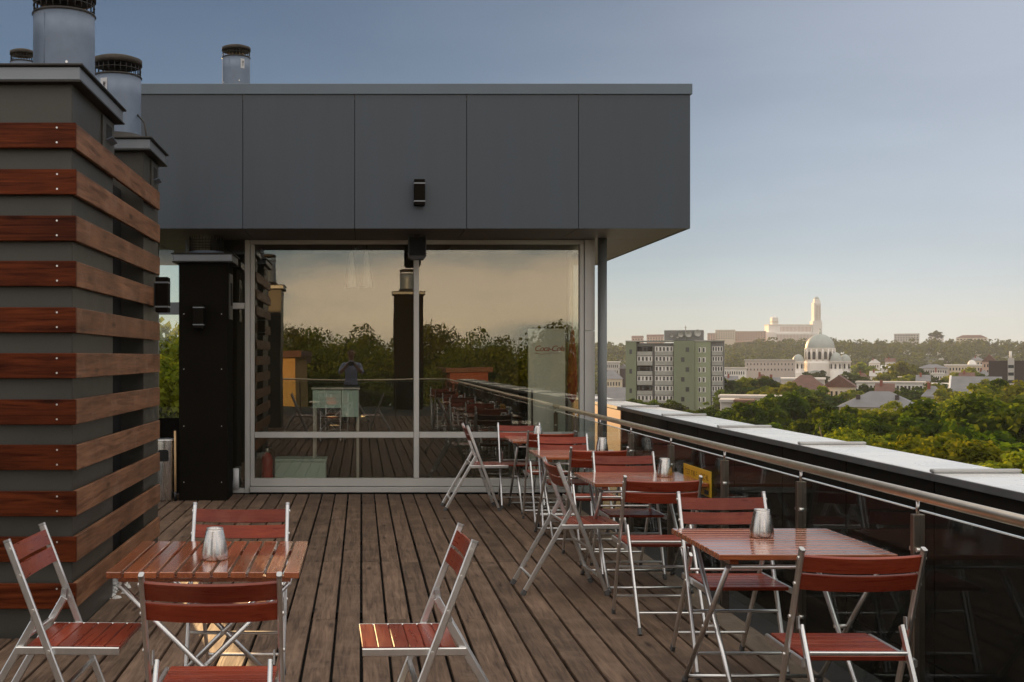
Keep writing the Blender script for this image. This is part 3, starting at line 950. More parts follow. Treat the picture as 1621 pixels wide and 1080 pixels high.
# ashtray bin, pole and pipe stubs by the entrance
by_ = 12.62
bin_ = thing('ashtray_bin', 'brushed steel cylindrical ashtray bin beside the dark stack', 'bin', (ax(262, by_), by_, 0))
rb = .108
MB().lathe([(rb - .004, .0), (rb, .012), (rb, .655)], 40, cap0=True).build('body', M['steel'], bin_)
MB().lathe([(rb + .003, .648), (rb + .007, .662), (rb + .001, .670), (rb - .016, .664), (rb - .03, .640), (.001, .636)], 40).build('ash_tray', M['alu'], bin_)
v, fc = [], []
for k in range(9):
    t = -PI / 2 - .62 + k * .135
    ins = .012 if k in (0, 8) else 0
    v += [((rb + .0025) * math.cos(t), (rb + .0025) * math.sin(t), .43 + ins), ((rb + .0025) * math.cos(t), (rb + .0025) * math.sin(t), .555 - ins)]
for k in range(8):
    fc.append((2 * k, 2 * k + 2, 2 * k + 3, 2 * k + 1))
MB().add(v, fc, True).build('slot', M['blackhole'], bin_)
pole = thing('broom_handle', 'pale wooden pole leaning against the dark stack behind the bin', 'pole', (ax(281.5, 12.72), 12.55, 0))
MB().path([(0, 0, .10), (-.004, .0, .76)], .012, 10).build('shaft', M['pole'], pole)
MB().path([(.002, 0, .0), (0, 0, .10)], .016, 10).build('grip', M['black'], pole)
pipe = thing('drain_pipe', 'white plastic drain pipe stub by the window frame', 'pipe', (-1.43, 13.2, .0))
MB().path([(0, 0, .055), (0, 0, .29)], .034, 18).build('riser', M['pvc'], pipe)
MB().path([(-.135, 0, .105), (-.035, 0, .105)], .034, 18).build('branch', M['pvc'], pipe)
MB().path([(-.112, 0, .105), (-.078, 0, .105)], .046, 18).build('coupling', M['pvc'], pipe)

sun_blocker, cx, cy = stack('chimney_stack', 'unseen stack added beyond the passage to block part of the sun beam', -4.16, -3.87, 20.0, 20.6, 2.34, M['sheet'])  # out of view, added to shape the sun streak on the deck

# ------------------------------------------------------------------ things inside the pavilion
M['fridge'] = plain('fridge_white', (0.80, 0.80, 0.77), 0.4, 0, 0.03, 2)
M['logo'] = plain('logo_red', (0.42, 0.04, 0.035), 0.5, 0, 0.05, 5)
M['red'] = plain('red_enamel', (0.42, 0.018, 0.014), 0.35, 0, 0.08, 5, coat=0.3)
M['turq'] = plain('turquoise_board', (0.62, 0.80, 0.77), 0.5, 0, 0.05, 4)
M['shade'] = plain('lamp_shade_white', (0.85, 0.84, 0.80), 0.4, 0, 0.03, 4)
M['redcloth'] = plain('red_cloth', (0.30, 0.03, 0.02), 0.8, 0, 0.12, 9)

FYD = 13.72
fx0, fx1 = ax(836, FYD), ax(895, FYD)
fz = az(519, FYD)
fridge = thing('drinks_fridge', 'tall pale drinks fridge with red script lettering behind the right window', 'fridge', ((fx0 + fx1) / 2, FYD, .02))
w_ = (fx1 - fx0) / 2
MB().box(-w_ - .035, w_ + .004, .03, .60, .04, fz - .0, .008).build('cabinet', M['sheet_dark'], fridge)
dr = MB().box(-w_, w_, 0, .028, .08, fz - .03, .006).build('door', M['fridge'], fridge)
MB().box(-w_ + .035, -w_ + .055, -.035, -.002, .7, 1.15, .004).build('handle', M['black'], dr)
for sx in (-w_ + .04, w_ - .06):
    MB().box(sx, sx + .03, .2, .24, 0, .04).build('foot', M['black'], fridge)
fc_ = bpy.data.curves.new('script_text', 'FONT')
fc_.body = 'Coca-Cola'
fc_.size = .095; fc_.shear = .32; fc_.align_x = 'CENTER'; fc_.extrude = .0012; fc_.space_character = .86
tmp = bpy.data.objects.new('script_text', fc_)
col.objects.link(tmp)
bpy.context.view_layer.update()
me = bpy.data.meshes.new_from_object(tmp.evaluated_get(bpy.context.evaluated_depsgraph_get()))
bpy.data.objects.remove(tmp)
me.materials.clear(); me.materials.append(M['logo'])
lg = link('script_lettering', me, dr, (0.03, -.003, az(556, FYD) - .02))
lg.rotation_euler = (R(90), 0, 0)
tag(lg, kind='stuff')
MB().path([(-.17, 0, 0), (-.08, 0, -.012), (.02, 0, .004), (.12, 0, -.006)], .0035, 6, .001).build('swash', M['logo'], dr, (.03, -.003, az(556, FYD) - .045))

um = thing('folded_parasol', 'folded red parasol standing inside the right corner window', 'parasol', (ax(906, 13.75), 13.75, .02))
MB().lathe([(.012, 1.0), (.05, 1.06), (.062, 1.25), (.045, 1.6), (.02, 1.84), (.006, 1.9)], 10, smooth=False).build('canopy', M['redcloth'], um)
MB().path([(0, 0, .0), (0, 0, 1.95)], .012, 8).build('pole', M['pole'], um)
MB().lathe([(.14, 0), (.13, .05), (.03, .08)], 20, cap0=True).build('base', M['black'], um)

ext = thing('fire_extinguisher', 'red fire extinguisher on the floor behind the lower left pane', 'extinguisher', (ax(423, 13.62), 13.62, .02))
MB().lathe([(.062, 0), (.068, .02), (.068, .33), (.05, .39), (.022, .42)], 24, cap0=True).build('cylinder', M['red'], ext)
MB().lathe([(.022, .42), (.026, .43), (.026, .47)], 14, cap1=True).build('valve', M['alu'], ext)
MB().path([(-.02, 0, .475), (.06, 0, .50)], .01, 8).build('lever', M['black'], ext)
MB().path([(.02, 0, .46), (.09, 0, .44), (.10, 0, .3), (.085, 0, .16)], .011, 8).build('hose', M['black'], ext)
ext.rotation_euler = (0, 0, -.5)

ty = 13.75
tb = thing('bar_counter', 'pale turquoise bar counter front behind the left window', 'counter', (ax(531, ty), ty, .02))
MB().box(ax(495, ty) - ax(531, ty), ax(541, ty) - ax(531, ty) - .006, 0, .03, az(646, ty) - .02, az(618, ty) - .02).build('front_panel', M['turq'], tb)
MB().box(ax(541, ty) - ax(531, ty), ax(567, ty) - ax(531, ty), 0, .03, az(660, ty) - .02, az(618, ty) - .02).build('front_panel', M['turq'], tb)
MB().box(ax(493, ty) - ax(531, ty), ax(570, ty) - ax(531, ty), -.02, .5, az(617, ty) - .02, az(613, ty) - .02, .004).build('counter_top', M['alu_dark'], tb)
for xx in (-.27, .25):
    for yy in (.06, .44):
        MB().box(xx, xx + .03, yy, yy + .03, 0, az(618, ty) - .02).build('leg', M['alu_dark'], tb)
ty = 13.62
bx = thing('storage_box', 'low pale turquoise box on the floor behind the lower left pane', 'box', (ax(475, ty), ty, .02))
w_ = (ax(515, ty) - ax(434, ty)) / 2
MB().box(-w_, w_, 0, .4, 0, az(731, ty) - .02, .01).build('body', M['turq'], bx)
MB().box(-w_ - .01, w_ + .01, -.01, .41, az(731, ty) - .019, az(727, ty) - .02, .004).build('lid', M['turq'], bx)

for lab, pxc in (('left white cone pendant lamp behind the left window', 556), ('right white cone pendant lamp behind the left window', 580)):
    ty = 13.9
    t = thing('pendant_lamp', lab, 'pendant lamp', (ax(pxc, ty), ty, ZS + .004), 0, 'white cone pendant lamps')
    MB().lathe([(.012, -.08), (.02, -.10), (.065, az(455, ty) - ZS), (.061, az(455, ty) - ZS)], 20).build('shade', M['shade'], t)
    MB().path([(0, 0, 0), (0, 0, -.09)], .004, 6).build('cord', M['black'], t)

# ------------------------------------------------------------------ folding chairs
HW = 0.218
def tube_x(z):
    return (0.856 - z) * 0.383
def rear_x(z):
    return 0.10 - (0.566 - z) * 0.58
seat_slat_me = MB().box(-.0285, .0285, -.188, .188, -.009, .009, .003).mesh('seat_slat', M['slat_y'])
def back_slat_mesh(h):
    """slightly curved slat, concave towards the sitter"""
    n, v, f = 9, [], []
    for i in range(n):
        u = -1 + 2 * i / (n - 1)
        yv = u * (HW - .004)
        dx = -0.020 * (1 - u * u)
        for (a, b) in ((-.007, -h), (.007, -h), (.008, h * .96), (.003, h), (-.003, h), (-.008, h * .96)):
            v.append((dx + a, yv, b))
    for i in range(n - 1):
        for k in range(6):
            f.append((i * 6 + k, i * 6 + (k + 1) % 6, (i + 1) * 6 + (k + 1) % 6, (i + 1) * 6 + k))
    f.append(tuple(range(6))); f.append(tuple(range((n - 1) * 6, n * 6))[::-1])
    me = MB().add(v, [q[::-1] for q in f], False).mesh('back_slat', M['slat_y'])
    return me
back_slat_me = back_slat_mesh(.031)
def make_chair():
    t = thing('folding_chair', None, 'chair')
    for s_ in (-1, 1):
        yy = s_ * HW
        MB().beam((tube_x(.856), yy, .856), (tube_x(.03), yy, .03), .016, .028).build('front_tube', M['alu'], t)
        MB().beam((tube_x(.032), yy, .032), (tube_x(.0), yy, .0), .020, .032).build('foot_cap', M['rubber'], t)
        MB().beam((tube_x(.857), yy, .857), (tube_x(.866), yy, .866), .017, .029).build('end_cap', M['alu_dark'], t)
        yr = s_ * (HW - .034)
        MB().beam((rear_x(.566), yr, .566), (rear_x(.03), yr, .03), .015, .030).build('rear_leg', M['alu'], t)
        MB().beam((rear_x(.032), yr, .032), (rear_x(.0), yr, .0), .019, .034).build('foot_cap', M['rubber'], t)
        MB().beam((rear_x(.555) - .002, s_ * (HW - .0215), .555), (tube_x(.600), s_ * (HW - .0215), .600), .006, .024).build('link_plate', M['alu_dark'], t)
        MB().beam((.028, s_ * (HW - .0165), .446), (.418, s_ * (HW - .0165), .446), .014, .030).build('seat_rail', M['alu'], t)
        for (bx_, bz_) in ((tube_x(.446), .446), (tube_x(.60), .600), (tube_x(.83), .83), (tube_x(.73), .73)):
            MB().path([(bx_, s_ * (HW + .006), bz_), (bx_, s_ * (HW + .0125), bz_)], .0075, 8).build('bolt', M['screw'], t)
    MB().beam((tube_x(.305), -HW + .009, .305), (tube_x(.305), HW - .009, .305), .022, .013, (1, 0, 0)).build('cross_bar', M['alu'], t)
    MB().beam((tube_x(.115), -HW + .009, .115), (tube_x(.115), HW - .009, .115), .022, .013, (1, 0, 0)).build('cross_bar', M['alu'], t)
    MB().beam((rear_x(.11), -HW + .042, .11), (rear_x(.11), HW - .042, .11), .022, .013, (1, 0, 0)).build('cross_bar', M['alu'], t)
    MB().beam((rear_x(.47) - .002, -HW + .042, .478), (rear_x(.47) - .002, HW - .042, .478), .018, .014, (1, 0, 0)).build('cross_bar', M['alu'], t)
    for k in range(6):
        link('seat_slat', seat_slat_me, t, (.092 + k * .0595, 0, .4545))
    for zc in (.811, .741):
        o = link('back_slat', back_slat_me, t, (tube_x(zc) + .002, 0, zc))
        o.rotation_euler = (0, -math.atan(.383), 0)
    return t

CH = 'folding chairs with red slats'
chair0 = make_chair()
chair_used = [False]
def chair(x, y, facing, label, dev=0.0):
    """x, y: middle of the backrest's top; facing in degrees, 0 = to the right, 90 = away from the viewer"""
    o = copy_tree(chair0) if chair_used[0] else chair0
    chair_used[0] = True
    o.location = (x, y, 0.0006)
    o.rotation_euler = (0, 0, R(facing + dev))
    o['label'] = label; o['category'] = 'chair'; o['group'] = CH
    return o
KIDS[chair0.name] = list(chair0.children)

# ------------------------------------------------------------------ folding tables
TW = 0.375
t_slat_me = MB().box(-.0286, .0286, -TW, TW, -.0125, .0125, .003).mesh('top_slat', M['table_slat'])
def make_table():
    t = thing('folding_table', None, 'table')
    for k in range(11):
        link('top_slat', t_slat_me, t, ((k - 5) * .0684, 0, .7155))
    for s_ in (-1, 1):
        MB().box(-.335, .335, s_ * .30 - .02, s_ * .30 + .02, .680, .7025, .002).build('cleat', M['table_slat'], t)
        ya, yb = s_ * .322, s_ * .272
        MB().path([(-.325, ya, .668), (.325, ya, .016)], .0115, 12).build('leg', M['alu'], t)
        MB().path([(.325, yb, .668), (-.325, yb, .016)], .0115, 12).build('leg', M['alu'], t)
        for (xx, yy) in ((.328, ya), (-.328, yb)):
            MB().path([(xx - math.copysign(.016, xx), yy, .028), (xx + math.copysign(.004, xx), yy, .0)], .0145, 10).build('foot_cap', M['rubber'], t)
        MB().path([(0, s_ * .258, .342), (0, s_ * .337, .342)], .009, 10).build('pivot_bolt', M['screw'], t)
    for (xx, hw) in ((.311, .31), (-.311, .262)):
        MB().path([(xx, -hw, .032), (xx, hw, .032)], .0095, 10).build('foot_bar', M['alu'], t)
    for (xx, hw) in ((.325, .262), (-.325, .31)):
        MB().path([(xx, -hw, .668), (xx, hw, .668)], .0095, 10).build('top_bar', M['alu'], t)
    return t
table0 = make_table()
KIDS[table0.name] = list(table0.children)
table_used = [False]
def table(x, y, rz, label):
    o = copy_tree(table0) if table_used[0] else table0
    table_used[0] = True
    o.location = (x, y, .0006); o.rotation_euler = (0, 0, R(rz))
    o['label'] = label; o['category'] = 'table'; o['group'] = 'folding tables with red slats'
    return o

cup_me = MB().lathe([(.028, .0035), (.050, .0), (.054, .006), (.053, .03), (.046, .075), (.036, .118), (.033, .125), (.030, .125), (.033, .115), (.044, .07), (.05, .02), (.001, .012)], 40).mesh('cup_body', M['steel'])
def cup(x, y, label):
    t = thing('metal_shaker', label, 'shaker', (x, y, .7286), rnd.uniform(0, 6), 'tapered steel table shakers')
    link('body', cup_me, t)
    MB().lathe([(.0325, .1235), (.035, .126), (.0335, .1285), (.030, .1265)], 30).build('rim', M['alu'], t)
    MB().lathe([(.001, .112), (.031, .114)], 24).build('dark_insert', M['blackhole'], t)

# left group
table(-.61, 4.81, 0, 'red slatted folding table at left beside the timber screen')
cup(ax(340, 4.72), 4.72, 'steel shaker on the left table')
chair(-.478, 3.66, 90, 'nearest folding chair at left, seen from behind in front of the left table', 0.8)
chair(-.565, 5.45, -90, 'folding chair behind the left table facing the viewer', -0.6)
chair(-1.325, 4.565, 0, 'folding chair at the far left edge facing right towards the left table', -1.5)
chair(.415, 4.55, 180, 'lone folding chair in the middle of the deck facing left', 2.0)
# right row
table(1.87, 5.205, 90, 'nearest red slatted table of the row by the railing')
table(1.905, 7.95, 90, 'second red slatted table of the row by the railing')
table(1.875, 9.98, 90, 'third red slatted table of the row by the railing')
table(1.875, 11.82, 90, 'farthest red slatted table by the railing next to the windows')
cup(ax(1206, 5.30), 5.30, 'steel shaker on the nearest railing table')
cup(ax(1052, 8.0), 8.0, 'steel shaker on the second railing table')
cup(ax(953, 10.1), 10.1, 'steel shaker on the third railing table')
cup(ax(851, 11.9), 11.9, 'steel shaker on the farthest railing table')
chair(1.80, 4.15, 90, 'nearest folding chair by the railing, seen from behind at the nearest railing table', -0.7)
chair(1.835, 5.90, -90, 'folding chair facing the viewer behind the nearest railing table', 0.7)
chair(1.745, 6.69, 90, 'folding chair seen from behind at the second railing table', -0.5)
chair(1.905, 8.42, -90, 'folding chair facing the viewer behind the second railing table', 0.4)
chair(1.825, 8.86, 90, 'folding chair seen from behind at the third railing table', 0.5)
chair(1.815, 10.44, -90, 'folding chair facing the viewer behind the third railing table', -0.6)
chair(1.785, 10.85, 90, 'folding chair seen from behind at the farthest railing table', 0.3)
chair(1.66, 12.2, -90, 'folding chair facing the viewer behind the farthest railing table', 0.6)
chair(1.27, 7.75, 0, 'folding chair side-on in the aisle facing the second railing table', 3.0)
chair(1.07, 11.93, 0, 'folding chair side-on near the windows facing the farthest railing table', 1.5)
# behind the viewer: the windows mirror them
table(1.87, 1.35, 90, 'folding table mirrored in the windows, behind the viewer by the railing')
chair(1.80, 2.02, -90, 'folding chair mirrored in the windows, behind the viewer facing the windows away', 0.4)
chair(1.80, .30, 90, 'folding chair mirrored in the windows, behind the viewer at the railing table', -0.4)
table(-.7, -1.6, 0, 'folding table mirrored in the left window, far behind the viewer')
chair(-.66, -.75, -90, 'folding chair mirrored in the left window, nearer side of the far table', 2)
chair(-.05, -1.6, 180, 'folding chair mirrored in the left window, right of the far table', 2)

# ------------------------------------------------------------------ ground and the hill across the valley
GZ = -27.0
def hill(x, y):
    s_ = min(1.0, max(0.0, (y - 740.0) / 720.0))
    s_ = s_ * s_ * (3 - 2 * s_)
    crest = 29.0 + 3.0 * math.sin(x * .011 + 1.0) + 2.0 * math.sin(x * .027) + max(0.0, (x - 650) * .010)
    back = max(0.0, (y - 1750.0) / 600.0)
    return GZ + s_ * crest - 25 * back * back
M['ground'] = plain('park_ground', (0.055, 0.065, 0.030), 0.9, 0, 0.35, 0.05)
xs = [-1200 + 60 * i for i in range(52)]
ys = [-500 + 50 * i for i in range(60)]
v = [(x, y_, hill(x, y_)) for y_ in ys for x in xs]
nx = len(xs)
f = [(j * nx + i, j * nx + i + 1, (j + 1) * nx + i + 1, (j + 1) * nx + i) for j in range(len(ys) - 1) for i in range(nx - 1)]
tag(MB().add(v, f, True).build('ground', M['ground']), kind='structure')
M['asphalt'] = plain('street_asphalt', (0.05, 0.05, 0.05), 0.85, 0, 0.2, 0.2)
for (name, x0, x1, y0, y1) in (('street', 120, 132, 60, 620), ('street', 20, 320, 395, 404), ('street', 20, 380, 548, 556)):
    tag(MB().box(x0, x1, y0, y1, GZ - .5, GZ + .02).build(name, M['asphalt']), kind='structure')

# the house the terrace belongs to
M['render'] = plain('plaster_wall', (0.42, 0.40, 0.36), 0.85, 0, 0.08, 0.5)
host = thing('terrace_house', 'body of the tall house under the roof terrace', 'building', (-3, 5, GZ))
MB().box(-14, 6.2, -17, 20, 0, -GZ - .62).build('wall', M['render'], host)

# ------------------------------------------------------------------ trees
M['leaf_near'] = foliage('leaf_green', (0.018, 0.036, 0.006), (0.085, 0.115, 0.018), .50)
M['leaf_yel'] = foliage('leaf_yellow_green', (0.065, 0.092, 0.014), (0.22, 0.225, 0.030), .40)
M['leaf_mid'] = foliage('leaf_mid_green', (0.020, 0.036, 0.010), (0.068, 0.095, 0.025), .40)
M['leaf_far'] = foliage('leaf_far_wood', (0.022, 0.034, 0.012), (0.075, 0.088, 0.028), .40)
M['bark'] = plain('bark', (0.055, 0.042, 0.030), 0.9, 0, 0.3, 3, 0.3)

def leaf_quads(rng, cen, rad, n, size, squash=0.8):
    """n leaf faces spread over the shells of the clumps cen (k x 3) with radii rad"""
    k = len(cen)
    pick = rng.integers(0, k, n)
    d = rng.normal(size=(n, 3)); d /= np.linalg.norm(d, axis=1)[:, None]
    d[:, 2] = np.where(d[:, 2] < -0.35, -d[:, 2], d[:, 2])
    rr = rad[pick] * (0.55 + 0.50 * rng.random(n))
    pos = cen[pick] + d * rr[:, None] * np.array([1, 1, squash])
    nrm = d + rng.normal(size=(n, 3)) * 0.55 + np.array([0, 0, .25])
    nrm /= np.linalg.norm(nrm, axis=1)[:, None]
    t = np.cross(nrm, rng.normal(size=(n, 3))); t /= np.linalg.norm(t, axis=1)[:, None]
    b = np.cross(nrm, t)
    s_ = size * (0.55 + 0.9 * rng.random(n))[:, None]
    asp = (0.55 + .35 * rng.random(n))[:, None]
    q = np.stack([pos - t * s_, pos - b * s_ * asp, pos + t * s_, pos + b * s_ * asp], axis=1)
    return q.reshape(-1, 3)

def quads_mesh(name, V, mat):
    me = bpy.data.meshes.new(name)
    n = len(V) // 4
    me.vertices.add(len(V)); me.vertices.foreach_set('co', V.astype(np.float32).ravel())
    me.loops.add(len(V)); me.loops.foreach_set('vertex_index', np.arange(len(V), dtype=np.int32))
    me.polygons.add(n); me.polygons.foreach_set('loop_start', np.arange(0, len(V), 4, dtype=np.int32))
    me.polygons.foreach_set('loop_total', np.full(n, 4, dtype=np.int32))
    me.materials.append(mat)
    me.update(calc_edges=True)
    return me

def crown_clumps(rng, Rr, H, k):
    d = rng.normal(size=(k, 3)); d /= np.linalg.norm(d, axis=1)[:, None]
    d[:, 2] = np.where(d[:, 2] < -0.55, -d[:, 2], d[:, 2])
    lob = 1 + .16 * np.sin(3 * np.arctan2(d[:, 1], d[:, 0]) + rng.random() * 6) + .10 * np.sin(5 * np.arctan2(d[:, 1], d[:, 0]) + 2 * d[:, 2])
    r_ = (0.35 + 0.60 * rng.random(k) ** 0.5) * lob
    cen = d * r_[:, None] * np.array([Rr, Rr, H / 2])
    rad = Rr * (0.17 + .15 * rng.random(k))
    return cen, rad

def trunk_mesh(seed, h, r, name='trunk'):
    rr = random.Random(seed)
    mb = MB()
    mb.path([(0, 0, 0), (.15, .05, h * .4), (-.1, .1, h * .75), (.1, 0, h)], r, 8, r * .35)
    for k in range(6):
        t = 2 * PI * k / 6 + rr.random()
        z0 = h * rr.uniform(.45, .8)
        ln = h * rr.uniform(.2, .32)
        mb.path([(0, 0, z0), (math.cos(t) * ln * .5, math.sin(t) * ln * .5, z0 + ln * .35), (math.cos(t) * ln, math.sin(t) * ln, z0 + ln * .8)], r * .45, 6, r * .12)
    return mb.mesh(name, M['bark'])

def protos(n, leaves, clumps, size, mat, seed):
    out = []
    for k in range(n):
        rng = np.random.default_rng(seed + k)
        cen, rad = crown_clumps(rng, 5.0, 9.0, clumps)
        out.append((quads_mesh('crown', leaf_quads(rng, cen, rad, leaves, size), mat), trunk_mesh(seed + k, 18.0, .42)))
    return out
NEAR = protos(4, 12000, 95, .23, M['leaf_near'], 10)
NEARY = protos(3, 9000, 80, .23, M['leaf_yel'], 30)
M['leaf_back'] = foliage('leaf_sunlit_green', (0.055, 0.075, 0.016), (0.16, 0.17, 0.035), .3)
BACKT = protos(3, 26000, 130, .10, M['leaf_back'], 90)
MID = protos(4, 2600, 60, .42, M['leaf_mid'], 50)
MIDY = protos(2, 2600, 60, .42, M['leaf_yel'], 70)
tr_i = [0]
ORD = ['first', 'second', 'third', 'fourth', 'fifth', 'sixth', 'seventh', 'eighth', 'ninth', 'tenth', 'eleventh', 'twelfth', 'thirteenth', 'fourteenth', 'fifteenth', 'sixteenth', 'seventeenth', 'eighteenth', 'nineteenth', 'twentieth']
def ordinal(k, n):
    if k == 0: return 'leftmost of them'
    if k == n - 1: return 'rightmost of them'
    if k < n / 2: return ORD[k] + ' from the left'
    return ORD[n - 1 - k] + ' from the right'
def tree(px_, ptop, y, r_, kind, label, group, hs=1.0, name='leafy_tree', gz=None, x=None, ztop=None):
    """a tree whose crown top stands at that pixel and depth: r_ is the crown's radius in metres"""
    me, tm = kind[tr_i[0] % len(kind)]
    tr_i[0] += 1
    x = ax(px_, y) if x is None else x
    zt = az(ptop, y) if ztop is None else ztop
    g0 = GZ if gz is None else gz
    s_ = r_ / 5.0
    H = 9.0 * s_ * hs
    t = thing(name, label, 'tree', (x, y, g0), rnd.uniform(0, 6.28), group)
    c = link('crown', me, t, (0, 0, zt - g0 - H * .52)); c.scale = (s_, s_, s_ * hs)
    k = link('trunk', tm, t, (0, 0, 0)); hh = (zt - g0 - H * .35) / 18.0
    k.scale = (max(.5, s_), max(.5, s_), max(.15, hh))
    return t

L1 = 'dark green leafy tree in the belt just beyond the parapet'
G1 = 'green trees beyond the parapet'
spots = ((1232, 628, 150, 5.6), (1285, 634, 150, 5.2), (1200, 640, 140, 4.4), (1322, 652, 112, 5.2), (1372, 662, 105, 4.8), (1432, 648, 108, 5.8), (1488, 655, 100, 5.2),
                     (1545, 640, 100, 6.2), (1612, 638, 92, 6.0), (1668, 648, 88, 6.0), (1400, 690, 84, 4.6), (1470, 700, 78, 4.8), (1560, 690, 72, 5.2), (1640, 690, 66, 5.5), (1340, 700, 90, 4.5), (1275, 676, 120, 4.6))
rank1 = {q[0]: ordinal(i, len(spots)) for i, q in enumerate(sorted(spots))}
for (a, b, c, d) in spots:
    tree(a, b, c, d, NEAR, L1 + ', ' + rank1[a], G1, 1.0 + .15 * math.sin(a))
L2 = 'bright yellow-green tree crown lit along its top beyond the dark belt'
spots = ((1560, 614, 165, 6.5), (1610, 606, 170, 6.5), (1655, 604, 165, 6.8), (1400, 640, 150, 4.6), (1350, 652, 135, 3.4), (1530, 632, 150, 5.0))
rank1 = {q[0]: ordinal(i, len(spots)) for i, q in enumerate(sorted(spots))}
for (a, b, c, d) in spots:
    tree(a, b, c, d, NEARY if a != 1610 else NEAR, L2 + ', ' + rank1[a], 'bright trees behind the belt', .9)
L3 = 'yellow-tipped bush crown rising just behind the parapet coping'
spots = ((1440, 706, 47, 2.3), (1490, 700, 46, 2.5), (1535, 712, 44, 2.3), (1590, 728, 38, 2.2), (1635, 732, 37, 2.4), (1345, 688, 62, 2.0))
rank1 = {q[0]: ordinal(i, len(spots)) for i, q in enumerate(sorted(spots))}
for (a, b, c, d) in spots:
    tree(a, b, c, d, NEARY, L3 + ', ' + rank1[a], 'yellow bushes behind the coping', .8, 'flowering_bush')
L4 = 'clipped dark green tree below the green tower block'
spots = ((1108, 649, 170, 3.4), (1138, 647, 172, 3.4), (1160, 650, 165, 3.0), (1040, 634, 240, 4.0), (1064, 638, 235, 3.6), (1003, 632, 260, 3.4), (985, 636, 250, 3.2), (1085, 652, 190, 3))
rank1 = {q[0]: ordinal(i, len(spots)) for i, q in enumerate(sorted(spots))}
for (a, b, c, d) in spots:
    tree(a, b, c, d, NEAR, L4 + ', ' + rank1[a], 'trees below the tower block', .8)
L5 = 'rounded mid-distance tree between the town roofs'
spots = ((1158, 600, 330, 6), (1180, 598, 340, 7), (1205, 603, 300, 7), (1228, 600, 290, 6.5), (1245, 612, 260, 5.5), (1215, 612, 270, 5.5), (1262, 620, 230, 5), (1181, 612, 290, 5.0),
                     (1290, 617, 260, 4.5), (1318, 622, 240, 5), (1150, 622, 300, 4.5), (1282, 589, 610, 5), (1296, 588, 615, 5.5), (1352, 590, 470, 6), (1365, 578, 640, 9), (1385, 586, 560, 8),
                     (1425, 578, 560, 10), (1448, 580, 570, 9), (1405, 592, 500, 7), (1440, 594, 470, 9), (1468, 598, 460, 7), (1510, 594, 480, 7), (1530, 588, 500, 9), (1552, 592, 480, 8),
                     (1492, 600, 440, 6), (1372, 610, 360, 5), (1400, 612, 350, 4.5), (1469, 606, 330, 5.5), (1485, 613, 300, 5), (1441, 616, 290, 4.5), (1500, 622, 260, 4.5), (1350, 617, 300, 4), (1570, 606, 300, 5))
rank1 = {q[0]: ordinal(i, len(spots)) for i, q in enumerate(sorted(spots))}
for (a, b, c, d) in spots:
    y_ = (a * 7) % 5
    tree(a, b, c, d, MIDY if y_ == 0 else MID, L5 + ', ' + rank1[a], 'trees between the roofs', .85)

tree(266, 542, 34, 2.6, NEARY, 'golden backlit tree seen through the gap beside the dark stack', 'golden trees beyond the passage', 1.3)
tree(252, 575, 30, 2.2, NEARY, 'lower golden shrub seen through the gap beside the dark stack', 'golden trees beyond the passage', 1.0)
tree(278, 590, 26, 1.8, NEARY, 'dark golden bush just left of the dark stack in the gap', 'golden trees beyond the passage', 1.0)
# far wood on the hillside: one mass
rng = np.random.default_rng(5)
parts_ = []
def scatter(n, y0, y1, p0, p1, r0, r1, nl, sz):
    for k in range(n):
        y_ = rng.uniform(y0, y1)
        x_ = (rng.uniform(p0, p1) - VX) / F * y_
        r_ = rng.uniform(r0, r1)
        z_ = hill(x_, y_) + r_ * rng.uniform(.9, 1.5)
        cen, rad = crown_clumps(rng, r_, r_ * 1.7, 9)
        cen = cen + np.array([x_, y_, z_])
        parts_.append(leaf_quads(rng, cen, rad * 1.55, nl, sz))
scatter(1250, 800, 1560, 900, 1760, 5.5, 9.5, 95, 1.25)
scatter(260, 1380, 1620, 900, 1760, 6, 10, 95, 1.3)
scatter(170, 640, 800, 1345, 1760, 5, 8, 110, 1.0)
scatter(120, 560, 800, 900, 1110, 5, 8, 110, 1.0)
wood_o = link('hillside_wood', quads_mesh('hillside_wood', np.concatenate(parts_), M['leaf_far']))
tag(wood_o, 'far green wood covering the long hillside', 'wood', kind='stuff')

# ------------------------------------------------------------------ town buildings
M['win'] = plain('dark_window', (0.025, 0.028, 0.030), 0.15, 0, 0.2, .5)
M['white'] = plain('white_paint', (0.74, 0.71, 0.66), 0.7, 0, 0.05, .3)
M['cream'] = plain('cream_plaster', (0.60, 0.52, 0.40), 0.8, 0, 0.07, .2)
M['pink'] = plain('pink_plaster', (0.52, 0.36, 0.28), 0.8, 0, 0.07, .2)
M['palepink'] = plain('pale_pink_plaster', (0.50, 0.43, 0.38), 0.8, 0, 0.07, .2)
M['palegrey'] = plain('pale_grey_plaster', (0.50, 0.47, 0.43), 0.8, 0, 0.08, .2)
M['greyroof'] = plain('grey_sheet_roof', (0.17, 0.165, 0.165), 0.55, 0.1, 0.12, .4)
M['redroof'] = plain('red_tile_roof', (0.135, 0.065, 0.045), 0.75, 0, 0.2, .8)
M['brick'] = plain('red_brick', (0.24, 0.075, 0.048), 0.8, 0, 0.15, .6)
M['darkbrown'] = plain('dark_brown_cladding', (0.050, 0.036, 0.034), 0.7, 0, 0.1, .3)
M['tgreen'] = plain('tower_green', (0.185, 0.215, 0.135), 0.85, 0, 0.07, .15)
M['tgreen_lit'] = plain('tower_green_lit', (0.27, 0.30, 0.19), 0.85, 0, 0.07, .15)  # tower green lightened to show the better lit right wing
M['tgrey'] = plain('tower_grey', (0.20, 0.20, 0.19), 0.85, 0, 0.1, .3)
M['tpanel'] = plain('balcony_panel', (0.34, 0.335, 0.30), 0.8, 0, 0.15, .5)
